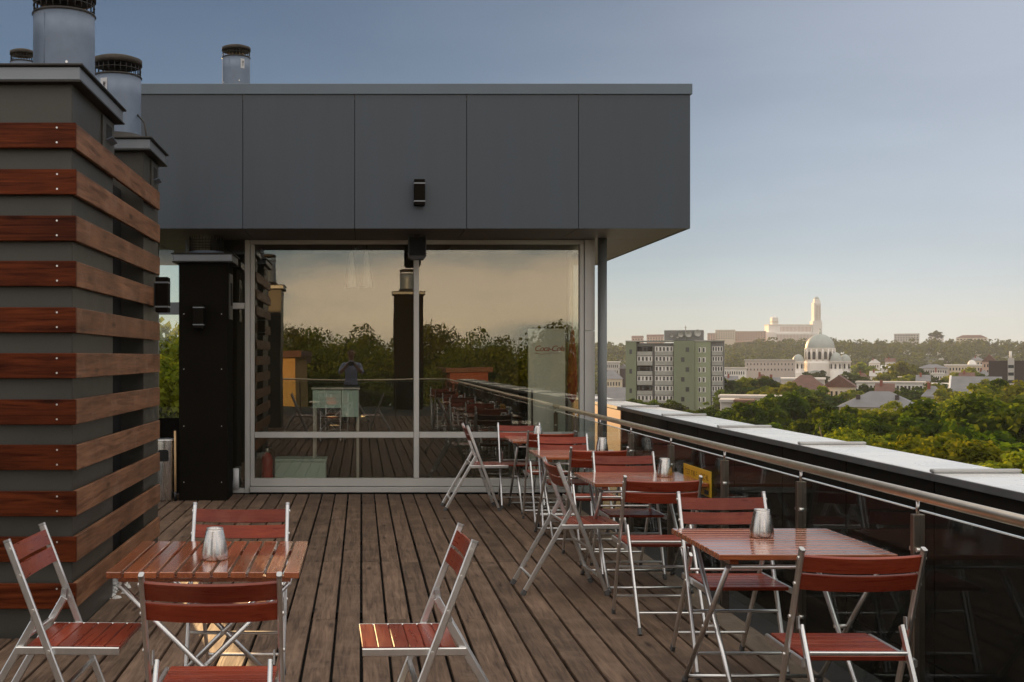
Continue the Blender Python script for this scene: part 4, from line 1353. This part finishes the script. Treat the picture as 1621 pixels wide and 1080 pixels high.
M['dome'] = plain('dome_lead', (0.36, 0.39, 0.36), 0.55, 0.1, 0.1, .3)
M['stone'] = plain('pale_stone', (0.78, 0.745, 0.69), 0.8, 0, 0.06, .2)
win_cache = {}
def win_me(w, h, mat='win'):
    k = (round(w, 2), round(h, 2), mat)
    if k not in win_cache:
        win_cache[k] = MB().box(-w / 2, w / 2, -.06, .06, -h / 2, h / 2).mesh('window', M[mat])
    return win_cache[k]
def windows(parent, x0, x1, z0, z1, cols, rows, yface, wf=.5, hf=.5, mat='win'):
    """a grid of window panes set into the face at local y = yface"""
    cw, rh = (x1 - x0) / cols, (z1 - z0) / rows
    for i in range(cols):
        for j in range(rows):
            link('window', win_me(cw * wf, rh * hf, mat), parent, (x0 + cw * (i + .5), yface, z0 + rh * (j + .5)))
def house(name, label, p0, p1, ptop, y, depth, mat, roof=None, rm='greyroof', rise=0.0, cols=0, rows=1, zwin=None, cat='house', rz=0.0, gz=None, over=.4, wf=.45, hf=.5):
    """a block whose front stands between pixels p0, p1 at depth y with its eave at ptop"""
    x0, x1 = ax(p0, y), ax(p1, y)
    xc, hw = (x0 + x1) / 2, (x1 - x0) / 2
    g0 = GZ if gz is None else gz
    ze = az(ptop, y) - g0
    t = thing(name, label, cat, (xc, y, g0), rz if rz else -math.atan2(xc, y) - .03)
    MB().box(-hw, hw, 0, depth, 0, ze).build('wall', M[mat], t)
    o_ = over
    if roof == 'flat':
        MB().box(-hw - o_, hw + o_, -o_, depth + o_, ze + .02, ze + .35 + rise).build('roof', M[rm], t)
    elif roof == 'gable':
        MB().add([(-hw - o_, -o_, ze), (hw + o_, -o_, ze), (hw + o_, depth + o_, ze), (-hw - o_, depth + o_, ze), (-hw - o_, depth / 2, ze + rise), (hw + o_, depth / 2, ze + rise)],
                 [(0, 1, 5, 4), (2, 3, 4, 5), (0, 4, 3), (1, 2, 5), (3, 2, 1, 0)]).build('roof', M[rm], t)
    elif roof == 'gable_y':
        MB().add([(-hw - o_, -o_, ze), (hw + o_, -o_, ze), (hw + o_, depth + o_, ze), (-hw - o_, depth + o_, ze), (0, -o_, ze + rise), (0, depth + o_, ze + rise)],
                 [(0, 4, 5, 3), (1, 2, 5, 4), (0, 1, 4), (2, 3, 5), (3, 2, 1, 0)]).build('roof', M[rm], t)
    elif roof == 'hip':
        q = min(hw * .75, depth * .5)
        MB().add([(-hw - o_, -o_, ze), (hw + o_, -o_, ze), (hw + o_, depth + o_, ze), (-hw - o_, depth + o_, ze), (-hw + q, depth / 2, ze + rise), (hw - q, depth / 2, ze + rise)],
                 [(0, 1, 5, 4), (2, 3, 4, 5), (3, 0, 4), (1, 2, 5), (3, 2, 1, 0)]).build('roof', M[rm], t)
    if cols:
        z1 = ze - .5
        z0 = z1 - 3.0 * rows if zwin is None else z1 - zwin
        windows(t, -hw + .5, hw - .5, z0, z1, cols, rows, -.03, wf, hf)
    return t

# green tower block
ty = 328.0
tw = thing('tower_block', 'tall green and grey apartment block with glazed balconies beyond the coping', 'building', (ax(1067, ty), ty, GZ), -math.atan2(ax(1067, ty), ty) - .05)
X = lambda p: ax(p, ty) - ax(1067, ty)
TZ = az(541, ty) - GZ
def tbx(name, mat, p0, p1, y0, y1, z0, z1, parent=None):
    return MB().box(X(p0), X(p1), y0, y1, z0, z1).build(name, M[mat], parent or tw)
tbx('left_wing', 'tgreen', 992, 1008.6, .0, 12, 0, TZ)
tbx('left_bay', 'tgrey', 1008.7, 1066.5, 1.3, 12, 0, TZ - .4)
tbx('stair_wall', 'tgreen', 1066.6, 1098, -.6, 12, 0, TZ + .2)
tbx('right_wing', 'tgreen_lit', 1098.1, 1122.5, .2, 12, 0, TZ)
tbx('end_bay', 'tgrey', 1122.6, 1142.5, .8, 12, 0, TZ)
tbx('roof_edge', 'tpanel', 991.6, 1066, -.1, 12.2, TZ + .02, TZ + .35)
tbx('roof_edge', 'tpanel', 1098, 1143, .0, 12.2, TZ + .02, TZ + .35)
tbx('lift_house', 'tgrey', 1051, 1111, 3, 10, TZ + .36, TZ + 3.3)
FLH = 2.8
for k in range(9):
    zb = TZ - 3.4 - k * FLH
    if zb < 1: break
    for (p0, p1, n) in ((1010, 1033.5, 4), (1037.5, 1065.5, 5)):
        op = (p0 < 1020 and k % 2 == 0)
        tbx('balcony_panel', 'tpanel', p0, p1, .15, .35, zb - .55, zb + .62)
        fr_ = tbx('balcony_frame', 'sheet_dark' if op else 'white', p0, p1, .38 if not op else .75, .46 if not op else .85, zb + .62, zb + 2.05)
        cw = (X(p1) - X(p0)) / n
        for q in range(n):
            if op and (q + k) % 3 == 0: continue
            link('pane', win_me(cw * (.52 if (q * 7 + k * 3) % 4 else .34), 1.08), fr_, (X(p0) + cw * (q + .5), (.34 if not op else .72), zb + 1.32))
    tbx('stair_window', 'win', 1085 if k % 2 == 0 else 1078, 1090 if k % 2 == 0 else 1083, -.68, -.5, zb + .5, zb + 1.75)
    if k % 2 == 0:
        tbx('side_window', 'win', 998, 1002, -.08, .1, zb - .1, zb + 1.2)
    for (p0, p1) in ((1104, 1108.5), (1110.5, 1115)):
        wv = tbx('window_frame', 'white', p0, p1, .10, .3, zb + .3, zb + 1.75)
        MB().box(X(p0) + .08, X(p1) - .30, .06, .16, zb + .42, zb + 1.62).build('pane', M['win'], wv)
    tbx('balcony_panel', 'tpanel', 1124.5, 1140.5, .3, .45, zb - .55, zb + .6)
    fr_ = tbx('balcony_frame', 'white', 1124.5, 1140.5, .48, .6, zb + .6, zb + 2.0)
    cw = (X(1140.5) - X(1124.5)) / 4
    for q in range(4):
        link('pane', win_me(cw * .5, 1.1), fr_, (X(1124.5) + cw * (q + .5), .45, zb + 1.3))
for (p, r_, z_) in ((1062, .5, 1.2), (1076, .75, 1.5), (1088, .9, 1.6), (1102, 1.0, 1.9), (1071, .5, .9)):
    d_ = MB().lathe([(.02, 0), (r_ * .6, .12), (r_, .38)], 18).build('dish_antenna', M['tpanel'], tw, (X(p), 2.6, TZ + .5 + z_)); d_.rotation_euler = (R(80), 0, .3)
MB().path([(X(1084), 2.4, TZ + .3), (X(1084), 2.4, TZ + 4.6)], .12, 6).build('mast', M['tpanel'], tw)
MB().path([(X(1082.3), 2.4, TZ + 4.0), (X(1085.7), 2.4, TZ + 4.0)], .08, 6).build('mast_arm', M['tpanel'], tw)

# town
house('cream_house', 'cream house with a grey hipped roof left of the green tower block', 950, 984, 600, 470, 14, 'cream', 'hip', 'greyroof', 3.5, 7, 2)
house('grey_roof_house', 'low house with a long grey roof below the cream house at the column', 948, 991, 633, 400, 12, 'palegrey', 'gable', 'greyroof', 4.2)
house('narrow_dark_house', 'narrow dark gabled house beside the left wall of the tower block', 981, 992, 584, 480, 12, 'darkbrown', 'gable_y', 'greyroof', 2.0)
house('pale_roof_block', 'pale flat-roofed block behind the cream house near the column', 952, 980, 574, 620, 16, 'palegrey', 'flat', 'white', .2, 8, 2)
t = house('brick_block', 'windowless red brick block below the parapet trees', 1165, 1190, 637, 232, 9, 'brick', 'flat', 'redroof', .1, cat='building')
house('low_annex', 'low grey flat-roofed annex beside the red brick block', 1142, 1164.5, 637, 236, 10, 'palegrey', 'flat', 'palegrey', .2, 6, 1)
house('long_flat_roof', 'long pale flat roof behind the red brick block', 1142, 1232, 630, 252, 8, 'palegrey', 'flat', 'palegrey', .15)
house('pale_institute', 'long pale pinkish flat block left of the domed church', 1181, 1256, 571, 640, 14, 'palepink', 'flat', 'palegrey', .3, 14, 2, wf=.28, hf=.35)
house('low_pale_shed', 'low pale shed between trees right of the tower block', 1146, 1180, 584, 560, 12, 'white', 'flat', 'palegrey', .3, 9, 1)
house('grey_terrace_roof', 'long low pale-roofed hall in front of the domed church', 1229, 1302, 601, 430, 14, 'palegrey', 'flat', 'white', .2)
house('red_roof_house', 'house with a broad brown-red roof below the domed church', 1243, 1306, 616, 340, 13, 'cream', 'hip', 'redroof', 4.0, 9, 1)
house('gabled_red_roof_house', 'cream gabled house with red roof right of the broad red roof', 1304, 1352, 613, 350, 15, 'cream', 'gable_y', 'redroof', 3.6, 6, 2)
house('white_cube_house', 'small white cube house at the right foot of the domed church', 1338, 1353, 597, 520, 10, 'white', 'flat', 'white', .1)
house('long_white_building', 'long white arcaded building in the middle of the town', 1360, 1458, 607, 420, 12, 'white', 'flat', 'palegrey', .25, 17, 1, wf=.6, hf=.75)
house('white_shed', 'small white shed right of the long arcaded building', 1472, 1498, 609, 410, 10, 'white', 'flat', 'white', .1)
t = house('hip_roof_house', 'large grey hipped-roof house with two dark chimneys in front of the tree belt', 1333, 1449, 645, 205, 12, 'cream', 'hip', 'greyroof', 2.7, 0)
for p in (1360, 1417):
    MB().box(ax(p - 3, 205) - t.location.x, ax(p + 3, 205) - t.location.x, 2.6, 3.6, az(640, 205) - GZ, az(626, 205) - GZ).build('chimney', M['darkbrown'], t)
t = house('mansard_house', 'house with a grey roof and white gable edge at the right', 1510, 1578, 623, 300, 16, 'palegrey', 'gable', 'greyroof', 4.3, 7, 1)
MB().beam((ax(1510, 300) - t.location.x - .5, -.6, az(623, 300) - GZ), (ax(1510, 300) - t.location.x - .5, 8, az(602, 300) - GZ + .9), .5, .5).build('gable_edge', M['white'], t)
t = house('brown_office_block', 'dark brown windowless block with a pale stair strip at the right edge', 1573, 1690, 571, 330, 18, 'darkbrown', None, cat='building')
x0 = ax(1600, 330) - t.location.x; x1 = ax(1609, 330) - t.location.x
MB().box(x0, x1, -.5, -.02, 0, az(567, 330) - GZ).build('stair_strip', M['palegrey'], t)
for k in range(5):
    MB().box(x0 + .1, x1 - .1, -.56, -.51, az(583 + k * 12, 330) - GZ, az(578 + k * 12, 330) - GZ).build('window', M['win'], t)
MB().path([(x0 + .6, 2, az(571, 330) - GZ), (x0 + .6, 2, az(556, 330) - GZ)], .35, 10).build('vent_pipe', M['white'], t)
t = house('classical_building', 'cream classical building with a small round dome on its roof', 1499, 1559, 579, 650, 16, 'cream', 'flat', 'white', .3, 13, 2)
MB().lathe([(2.2, 0), (2.0, 1.2), (1.2, 2.2), (.05, 2.6)], 16, ax(1537, 650) - t.location.x, 5, az(579, 650) - GZ + .6).build('small_dome', M['white'], t)
house('grey_apartments', 'pale grey apartment row left of the classical building', 1454, 1498, 583, 645, 14, 'palegrey', 'hip', 'greyroof', 2.2, 12, 3)
house('bright_roof_house', 'low bright-roofed house among trees left of the grey apartments', 1396, 1421, 583, 650, 12, 'white', 'gable', 'white', 1.6, 0)
house('yellowish_cube', 'small pale yellow flat house among the middle trees', 1411, 1427, 598, 520, 9, 'cream', 'flat', 'cream', .1)
house('villa', 'white villa with chimneys on the wooded slope', 1427, 1444, 555, 1350, 10, 'white', 'hip', 'palegrey', 2.5, 4, 2, gz=hill(ax(1435, 1350), 1350) - 4)
house('slope_house', 'white house with a dark roof on the wooded slope', 1487, 1505, 559, 1300, 10, 'white', 'hip', 'redroof', 3.0, 4, 2, gz=hill(ax(1495, 1300), 1300) - 4)
house('lower_slope_house', 'pale house just below the dark-roofed slope house', 1500, 1518, 566, 1200, 10, 'white', 'hip', 'redroof', 2.4, 5, 2, gz=hill(ax(1508, 1200), 1200) - 4)
house('edge_house', 'pale house above the brown block at the right edge', 1592, 1640, 566, 1150, 12, 'white', 'hip', 'greyroof', 3.0, 8, 2, gz=hill(ax(1615, 1150), 1150) - 4)
house('reddish_house', 'brownish tall house left of the brown block', 1556, 1576, 573, 600, 12, 'pink', 'gable_y', 'redroof', 4.0, 4, 3)
small = [(1147, 1166, 606, 420, 'white', 'gable', 'greyroof'), (1196, 1216, 604, 400, 'cream', 'hip', 'redroof'), (1218, 1232, 611, 330, 'palegrey', 'gable', 'greyroof'),
         (1356, 1374, 600, 480, 'cream', 'hip', 'redroof'), (1378, 1394, 596, 520, 'white', 'gable', 'palegrey'), (1388, 1412, 622, 300, 'cream', 'gable', 'redroof'),
         (1430, 1448, 589, 560, 'white', 'hip', 'palegrey'), (1452, 1470, 604, 430, 'pink', 'gable', 'greyroof'), (1462, 1490, 628, 270, 'palegrey', 'hip', 'greyroof'),
         (1476, 1492, 592, 580, 'white', 'flat', 'white'), (1520, 1540, 600, 440, 'cream', 'gable', 'redroof'), (1545, 1566, 595, 500, 'palegrey', 'hip', 'greyroof'),
         (1376, 1392, 575, 720, 'white', 'hip', 'palegrey'), (1352, 1366, 583, 680, 'palegrey', 'gable', 'redroof'), (1536, 1556, 571, 760, 'cream', 'hip', 'greyroof'), (1402, 1416, 573, 760, 'white', 'gable', 'redroof')]
for k, (p0, p1, pt, yy, wm, rf, rm) in enumerate(sorted(small)):
    t = house('town_house', 'small ' + {'white': 'white', 'cream': 'cream', 'palegrey': 'pale grey', 'pink': 'pinkish'}[wm] + ' town house among the trees, ' + ordinal(k, len(small)), p0, p1, pt, yy, 9, wm, rf, rm, 2.4 if rf != 'flat' else .1, 4, 2)
    t['group'] = 'small town houses'
    MB().box(-1.2, -.5, 3.0, 3.7, az(pt, yy) - GZ + .6, az(pt, yy) - GZ + 3.2).build('chimney', M['brick'], t)
def crest(name, label, p0, p1, ptop, mat, cols, rows, roof='flat', rm='palegrey', rise=.3, y=1580):
    house(name, label, p0, p1, ptop, y, 16, mat, roof, rm, rise, cols, rows, gz=hill(ax((p0 + p1) / 2, y), y) - 8, cat='building', over=.2)
crest('panel_block', 'cream panel block on the skyline left of the white hilltop church', 1133, 1163, 523, 'cream', 8, 4)
crest('panel_block', 'orange panel block on the skyline next to the white hilltop church', 1163.5, 1211, 525, 'pink', 12, 4, y=1585)
crest('panel_block', 'small pink block at the left end of the skyline panel blocks', 1120, 1132.5, 528, 'pink', 3, 3)
crest('skyline_house', 'pale apartment house on the skyline right of the domed church', 1417, 1453, 529, 'palegrey', 9, 3)
crest('skyline_house', 'low pale house under the lone round tree on the skyline', 1472, 1492, 533, 'white', 4, 1)
crest('skyline_house', 'long reddish roofed house on the right skyline', 1516, 1560, 535, 'cream', 9, 1, 'hip', 'redroof', 4)
crest('skyline_house', 'pink house on the skyline just left of the tower block roof', 1024, 1050, 533, 'pink', 6, 2, 'gable', 'redroof', 3)
crest('skyline_house', 'small pinkish house on the skyline at far left of the town', 1000, 1018, 535, 'pink', 4, 2, 'gable', 'redroof', 3)
tree(1482, 524, 1560, 9, MID, 'lone round tree standing above the skyline houses', 'lone tree on the skyline', .75, gz=hill(ax(1482, 1560), 1560))

# domed church in the town
cy_ = 690.0
ch = thing('domed_church', 'pale neo-Byzantine church with a great grey dome and small corner domes', 'church', (ax(1298, cy_), cy_, GZ))
CX = lambda p: ax(p, cy_) - ax(1298, cy_)
CZ = lambda p: az(p, cy_) - GZ
MB().box(-9.5, 9.5, -9, 10, 0, CZ(574), .3).build('nave', M['stone'], ch)
MB().box(-19, 15, -6, 8, 0, CZ(589), .3).build('transept', M['stone'], ch)
MB().box(-22, 18, -10, 9, 0, CZ(600), .3).build('aisle', M['stone'], ch)
Rm = 8.1
MB().lathe([(Rm + .5, CZ(576)), (Rm + .5, CZ(572)), (Rm, CZ(571)), (Rm, CZ(554)), (Rm + .5, CZ(553)), (Rm + .5, CZ(551))], 40).build('drum', M['stone'], ch)
me_a = MB().prism([(-.85, 0), (.85, 0), (.85, 3.6), (.6, 4.35), (0, 4.7), (-.6, 4.35), (-.85, 3.6)], -.25, .35).mesh('arched_window', M['win'])
for k in range(16):
    t_ = 2 * PI * k / 16
    o = link('arched_window', me_a, ch, ((Rm + .0) * math.sin(t_), -(Rm + .0) * math.cos(t_), CZ(569))); o.rotation_euler = (0, 0, t_)
    mb_ = MB().path([((Rm + .25) * math.sin(t_ + PI / 16), -(Rm + .25) * math.cos(t_ + PI / 16), CZ(571)), ((Rm + .25) * math.sin(t_ + PI / 16), -(Rm + .25) * math.cos(t_ + PI / 16), CZ(553))], .5, 8)
    mb_.build('pilaster', M['stone'], ch)
H_ = CZ(529) - CZ(551)
MB().lathe([((Rm + .1) * math.cos(u), H_ * math.sin(u)) for u in [k * PI / 2 / 12 for k in range(12)]] + [(.5, H_)], 40, 0, 0, CZ(551)).build('dome', M['dome'], ch)
MB().lathe([(.9, 0), (.7, .7), (.1, 1.8)], 10, 0, 0, CZ(529.3)).build('finial', M['dome'], ch)
MB().box(-.12, .12, -.12, .12, CZ(526), CZ(519.5)).build('cross', M['dome'], ch)
MB().box(-.6, .6, -.1, .1, CZ(522), CZ(521.2)).build('cross_arm', M['dome'], ch)
for (p, yo, top, zb) in ((1261.5, -2, 561, 588), (1335.5, -2, 561, 588), (1312, -10.5, 558, 592)):
    rt = 3.2
    tw_ = MB().lathe([(rt + .4, 0), (rt + .4, CZ(586) - .0), (rt, CZ(585)), (rt, CZ(574)), (rt + .35, CZ(573.4)), (rt + .35, CZ(571.5))], 20, CX(p), yo).build('corner_tower', M['stone'], ch)
    MB().lathe([(rt * math.cos(u), (CZ(top) - CZ(571.5)) * math.sin(u)) for u in [k * PI / 2 / 8 for k in range(8)]] + [(.2, CZ(top) - CZ(571.5))], 20, CX(p), yo, CZ(571.5)).build('small_dome', M['dome'], tw_)
    me_b = MB().prism([(-.5, 0), (.5, 0), (.5, 2.3), (0, 3.0), (-.5, 2.3)], -.2, .3).mesh('arched_window', M['win'])
    for k in range(8):
        t_ = 2 * PI * k / 8 + .3
        o = link('arched_window', me_b, tw_, (CX(p) + rt * math.sin(t_), yo - rt * math.cos(t_), CZ(583.5))); o.rotation_euler = (0, 0, t_)
for (p, r_) in ((1281, 6.5), (1334, 5.0)):     # round gables over the aisles
    MB().prism([(r_ * math.cos(u), r_ * .8 * math.sin(u)) for u in [PI * k / 14 for k in range(15)]], -.5, 10).build('round_gable', M['dome'], ch, (CX(p), -9.9, CZ(600)))
    MB().prism([(r_ * .62 * math.cos(u), r_ * .5 * math.sin(u)) for u in [PI * k / 14 for k in range(15)]], -.1, .2).build('lunette', M['stone'], ch, (CX(p), -10.55, CZ(600)))

# white hilltop church
hy = 1600.0
hz = hill(ax(1257, hy), hy)
hc = thing('hilltop_church', 'tall white modern church with slender tower on the skyline', 'church', (ax(1257, hy), hy, hz - 6))
HX = lambda p: ax(p, hy) - ax(1257, hy)
HZ = lambda p: az(p, hy) - hz + 6
def hb(name, p0, p1, q0, q1, y0=0, y1=20, mat='white', bev=.2):
    return MB().box(HX(p0), HX(p1), y0, y1, max(0, HZ(q1)), HZ(q0), bev).build(name, M[mat], hc)
hb('aisle', 1211.5, 1300, 527, 560, 0, 26)
hb('nave', 1219, 1292, 514.5, 529, 5, 22)
hb('nave_cornice', 1218.6, 1293, 513.6, 514.8, 4.5, 22.5, 'cream')
hb('front_block', 1212, 1227, 526, 560, -2, 0)
hb('small_tower', 1225, 1234.5, 502.5, 516, 6, 15)
hb('small_tower_band', 1224.6, 1234.9, 508.5, 510, 5.5, 15.5, 'cream')
MB().lathe([(3.4, 0), (2.4, 1.0), (.4, 2.2)], 12, HX(1229.8), 10, HZ(502.5)).build('small_tower_cap', M['white'], hc)
hb('tower_base', 1288, 1302.5, 508, 560, 2, 14)
hb('tower_shaft', 1290, 1301, 479, 510, 2.6, 13)
hb('tower_crown', 1291.5, 1300, 473.5, 480, 3.6, 11)
MB().lathe([(3.6, 0), (3.0, 2.2), (1.6, 3.4), (.2, 3.8)], 12, HX(1295.7), 7.3, HZ(473.5)).build('tower_cap', M['dome'], hc)
for p in (1291.6, 1294.2, 1296.8, 1299.4):
    hb('tower_rib', p - .35, p + .35, 481, 509, 1.6, 2.6, 'white', 0)
    if p < 1299: hb('tower_slot', p + .8, p + 1.8, 484, 506, 2.45, 2.75, 'cream', 0)
fin_me = MB().box(-.35, .35, -.9, 0, 0, HZ(528.5) - HZ(544)).mesh('fin', M['white'])
slot_me = MB().box(-.55, .55, -.12, .1, 0, HZ(530) - HZ(543)).mesh('tall_window', M['pink'])
for k in range(26):
    p = 1229.5 + k * 2.25
    if p < 1287:
        link('fin', fin_me, hc, (HX(p), 0, HZ(544))); link('tall_window', slot_me, hc, (HX(p + 1.12), 0, HZ(543)))
slot2 = MB().box(-.45, .45, -.12, .1, 0, HZ(517) - HZ(525)).mesh('clerestory_window', M['pink'])
for k in range(24):
    p = 1238 + k * 2.15
    if p < 1287: link('clerestory_window', slot2, hc, (HX(p), 5, HZ(525)))

# ------------------------------------------------------------------ what stands behind the viewer (seen mirrored in the windows)
M['ochre'] = plain('ochre_plaster', (0.55, 0.34, 0.13), 0.85, 0, 0.08, .4)
s4, cx, cy = stack('chimney_stack', 'grey-brown chimney stack with a flue mirrored at the left of the window', -2.65, -1.80, .0, .9, 3.1, M['sheet'])
flue(s4, -2.13 - cx, .42 - cy, 3.26, 3.98, .185)
s5, cx, cy = stack('chimney_stack', 'tall shaded chimney stack with a flue mirrored beside the window mullion', 1.02, 1.95, -10.4, -9.6, 3.55, M['sheet_dark'])  # dark sheet colour stands for the shadow on this stack
flue(s5, 1.45 - cx, -10 - cy, 3.72, 4.42, .25)
LB = 'sunlit green tree behind the viewer, mirrored in the windows'
rb_ = random.Random(21)
for k in range(22):
    yb = -rb_.uniform(58, 80)
    xb = -34 + k * 3.6 + rb_.uniform(-1, 1)
    tree(0, 0, yb, rb_.uniform(4.5, 6.0), BACKT, LB, 'trees mirrored in the windows', 1.1, x=xb, ztop=rb_.uniform(2.4, 4.0))
for k in range(9):
    yb = -rb_.uniform(40, 52)
    if 2.2 < -14 + k * 4.2 < 10.5: continue
    tree(0, 0, yb, rb_.uniform(3.5, 4.5), BACKT, LB, 'trees mirrored in the windows', 1.0, x=-14 + k * 4.2 + rb_.uniform(-1, 1), ztop=rb_.uniform(-2.5, .3))
def back_house(name, label, x0, x1, y, ztop, mat, cols, rows, rm='redroof', fl=3.0):
    t = thing(name, label, 'building', ((x0 + x1) / 2, y, GZ))
    hw = (x1 - x0) / 2
    ze = ztop - GZ
    MB().box(-hw, hw, -12, 0, 0, ze).build('wall', M[mat], t)
    MB().box(-hw - .3, hw + .3, -12.3, .3, ze + .02, ze + .35).build('roof', M[rm], t)
    if cols: windows(t, -hw + .4, hw - .4, ze - .6 - fl * rows, ze - .6, cols, rows, .02, .42, .5)
    return t
back_house('brick_house', 'sunlit orange brick house mirrored low in the right window', 6.2, 8.9, -54, .55, 'brick', 7, 2, fl=1.1)
back_house('ochre_house', 'sunlit ochre house wall mirrored at the left of the window', -7.6, -3.2, -30, 1.55, 'ochre', 0, 0)
back_house('cream_back_house', 'sunlit cream gabled house mirrored at the left of the window', -6.2, -3.6, -38, 1.2, 'cream', 2, 2)

# ------------------------------------------------------------------ the photographer, mirrored in the window
M['skin'] = plain('skin', (0.50, 0.30, 0.22), 0.5, 0, 0.05, 6)
M['shirt'] = plain('pale_blue_shirt', (0.42, 0.46, 0.66), 0.85, 0, 0.08, 9)
M['jeans'] = plain('dark_trousers', (0.03, 0.035, 0.05), 0.85, 0, 0.1, 9)
M['hair'] = plain('brown_hair', (0.10, 0.065, 0.04), 0.7, 0, 0.2, 20)
def person(x, y):
    J = {  # joint: position, radius (x, y)
        'pelvis': ((0, 0, .95), (.15, .11)), 'belly': ((0, 0, 1.10), (.14, .10)), 'chest': ((0, .0, 1.30), (.165, .115)), 'neck0': ((0, .0, 1.47), (.07, .065)),
        'neck': ((0, .015, 1.54), (.055, .055)), 'head0': ((0, .03, 1.60), (.075, .085)), 'head1': ((0, .03, 1.68), (.085, .10)), 'head2': ((0, .025, 1.755), (.06, .075)),
        'shL': ((-.19, .0, 1.42), (.065, .06)), 'elL': ((-.27, .14, 1.20), (.045, .045)), 'wrL': ((-.09, .33, 1.40), (.028, .03)),
        'shR': ((.19, .0, 1.42), (.065, .06)), 'elR': ((.27, .14, 1.20), (.045, .045)), 'wrR': ((.09, .33, 1.40), (.028, .03)),
        'hipL': ((-.095, 0, .88), (.095, .10)), 'knL': ((-.11, .02, .50), (.06, .065)), 'anL': ((-.12, -.02, .10), (.04, .045)), 'toL': ((-.13, .13, .05), (.04, .035)),
        'hipR': ((.095, 0, .88), (.095, .10)), 'knR': ((.11, .02, .50), (.06, .065)), 'anR': ((.12, -.02, .10), (.04, .045)), 'toR': ((.13, .13, .05), (.04, .035))}
    E = [('pelvis', 'belly'), ('belly', 'chest'), ('chest', 'neck0'), ('neck0', 'neck'), ('neck', 'head0'), ('head0', 'head1'), ('head1', 'head2'),
         ('chest', 'shL'), ('shL', 'elL'), ('elL', 'wrL'), ('chest', 'shR'), ('shR', 'elR'), ('elR', 'wrR'),
         ('pelvis', 'hipL'), ('hipL', 'knL'), ('knL', 'anL'), ('anL', 'toL'), ('pelvis', 'hipR'), ('hipR', 'knR'), ('knR', 'anR'), ('anR', 'toR')]
    for s_, side in ((-1, 'L'), (1, 'R')):     # palm and five fingers curled round the camera
        J['pa' + side] = ((s_ * .075, .375, 1.43), (.032, .018)); E.append(('wr' + side, 'pa' + side))
        for k in range(5):
            fx = s_ * (.095 - .016 * k) if k < 4 else s_ * .05
            fz = 1.455 - .012 * k if k < 4 else 1.405
            a, b = 'f%d%s' % (k, side), 'g%d%s' % (k, side)
            J[a] = ((fx, .405, fz), (.009, .009)); J[b] = ((fx * .75, .432, fz - .004), (.008, .008))
            E.append(('pa' + side, a)); E.append((a, b))
    names = list(J)
    me = bpy.data.meshes.new('body')
    me.from_pydata([J[n][0] for n in names], [(names.index(a), names.index(b)) for a, b in E], [])
    o = bpy.data.objects.new('body', me)
    col.objects.link(o)
    o.modifiers.new('skin', 'SKIN')
    sv = me.skin_vertices[0].data
    for i, n in enumerate(names):
        sv[i].radius = J[n][1]
        sv[i].use_root = (n == 'pelvis')
    ss = o.modifiers.new('sub', 'SUBSURF'); ss.levels = 2; ss.render_levels = 2
    bpy.context.view_layer.update()
    ev = o.evaluated_get(bpy.context.evaluated_depsgraph_get())
    m2 = bpy.data.meshes.new_from_object(ev)
    bpy.data.objects.remove(o)
    m2.materials.clear()
    for k in ('skin', 'shirt', 'jeans', 'hair'):
        m2.materials.append(M[k])
    for p_ in m2.polygons:
        c = p_.center
        arm = abs(c.x) > .16 or c.y > .17
        if c.z > 1.50:
            k = 3 if (c.z > 1.71 or (c.y < .01 and c.z > 1.60)) else 0
        elif c.z > .94:
            k = 0 if (c.y > .20) else 1
        else:
            k = 2
        p_.material_index = k
        p_.use_smooth = True
    t = thing('person', 'person in a pale blue shirt taking a photo, mirrored in the left window', 'person', (x, y, 0))
    link('body', m2, t)
    face = MB()
    for s_ in (-1, 1):
        MB().lathe([(.001, -.010), (.011, 0), (.001, .010)], 8, s_ * .032, .128, 1.675).build('eye', M['black'], t)
        MB().lathe([(.001, -.03), (.014, -.005), (.016, .015), (.001, .03)], 8, s_ * .088, .03, 1.665).build('ear', M['skin'], t)
    MB().add([(-.014, .118, 1.635), (.014, .118, 1.635), (0, .152, 1.638), (0, .122, 1.685)], [(0, 2, 1), (0, 3, 2), (1, 2, 3)]).build('nose', M['skin'], t)
    MB().box(-.026, .026, .112, .118, 1.612, 1.620).build('mouth', M['red'], t)
    c = thing('photo_camera', 'black camera held up by the photographer mirrored in the window', 'camera', (x, y + .43, 1.435))
    MB().box(-.065, .065, -.025, .02, -.045, .045, .008).build('camera_body', M['black'], c)
    MB().lathe([(.033, 0), (.036, .03), (.034, .06)], 18, cap1=True).build('lens', M['black'], c).rotation_euler = (R(-90), 0, 0)
person(-.24, -.62)

# ------------------------------------------------------------------ evening haze
hz_m = bpy.data.materials.new('haze')
hz_m.use_nodes = True
N, L = hz_m.node_tree.nodes, hz_m.node_tree.links
for n in list(N):
    N.remove(n)
o_ = N.new('ShaderNodeOutputMaterial')
pvn = N.new('ShaderNodeVolumePrincipled')
pvn.inputs['Color'].default_value = (0.88, 0.92, 1.0, 1)
pvn.inputs['Density'].default_value = 0.00012
pvn.inputs['Anisotropy'].default_value = 0.0
L.new(pvn.outputs[0], o_.inputs['Volume'])
haze = MB().box(-1230, 1930, -530, 2480, -85, 100).build('haze', hz_m)
tag(haze, kind='stuff')
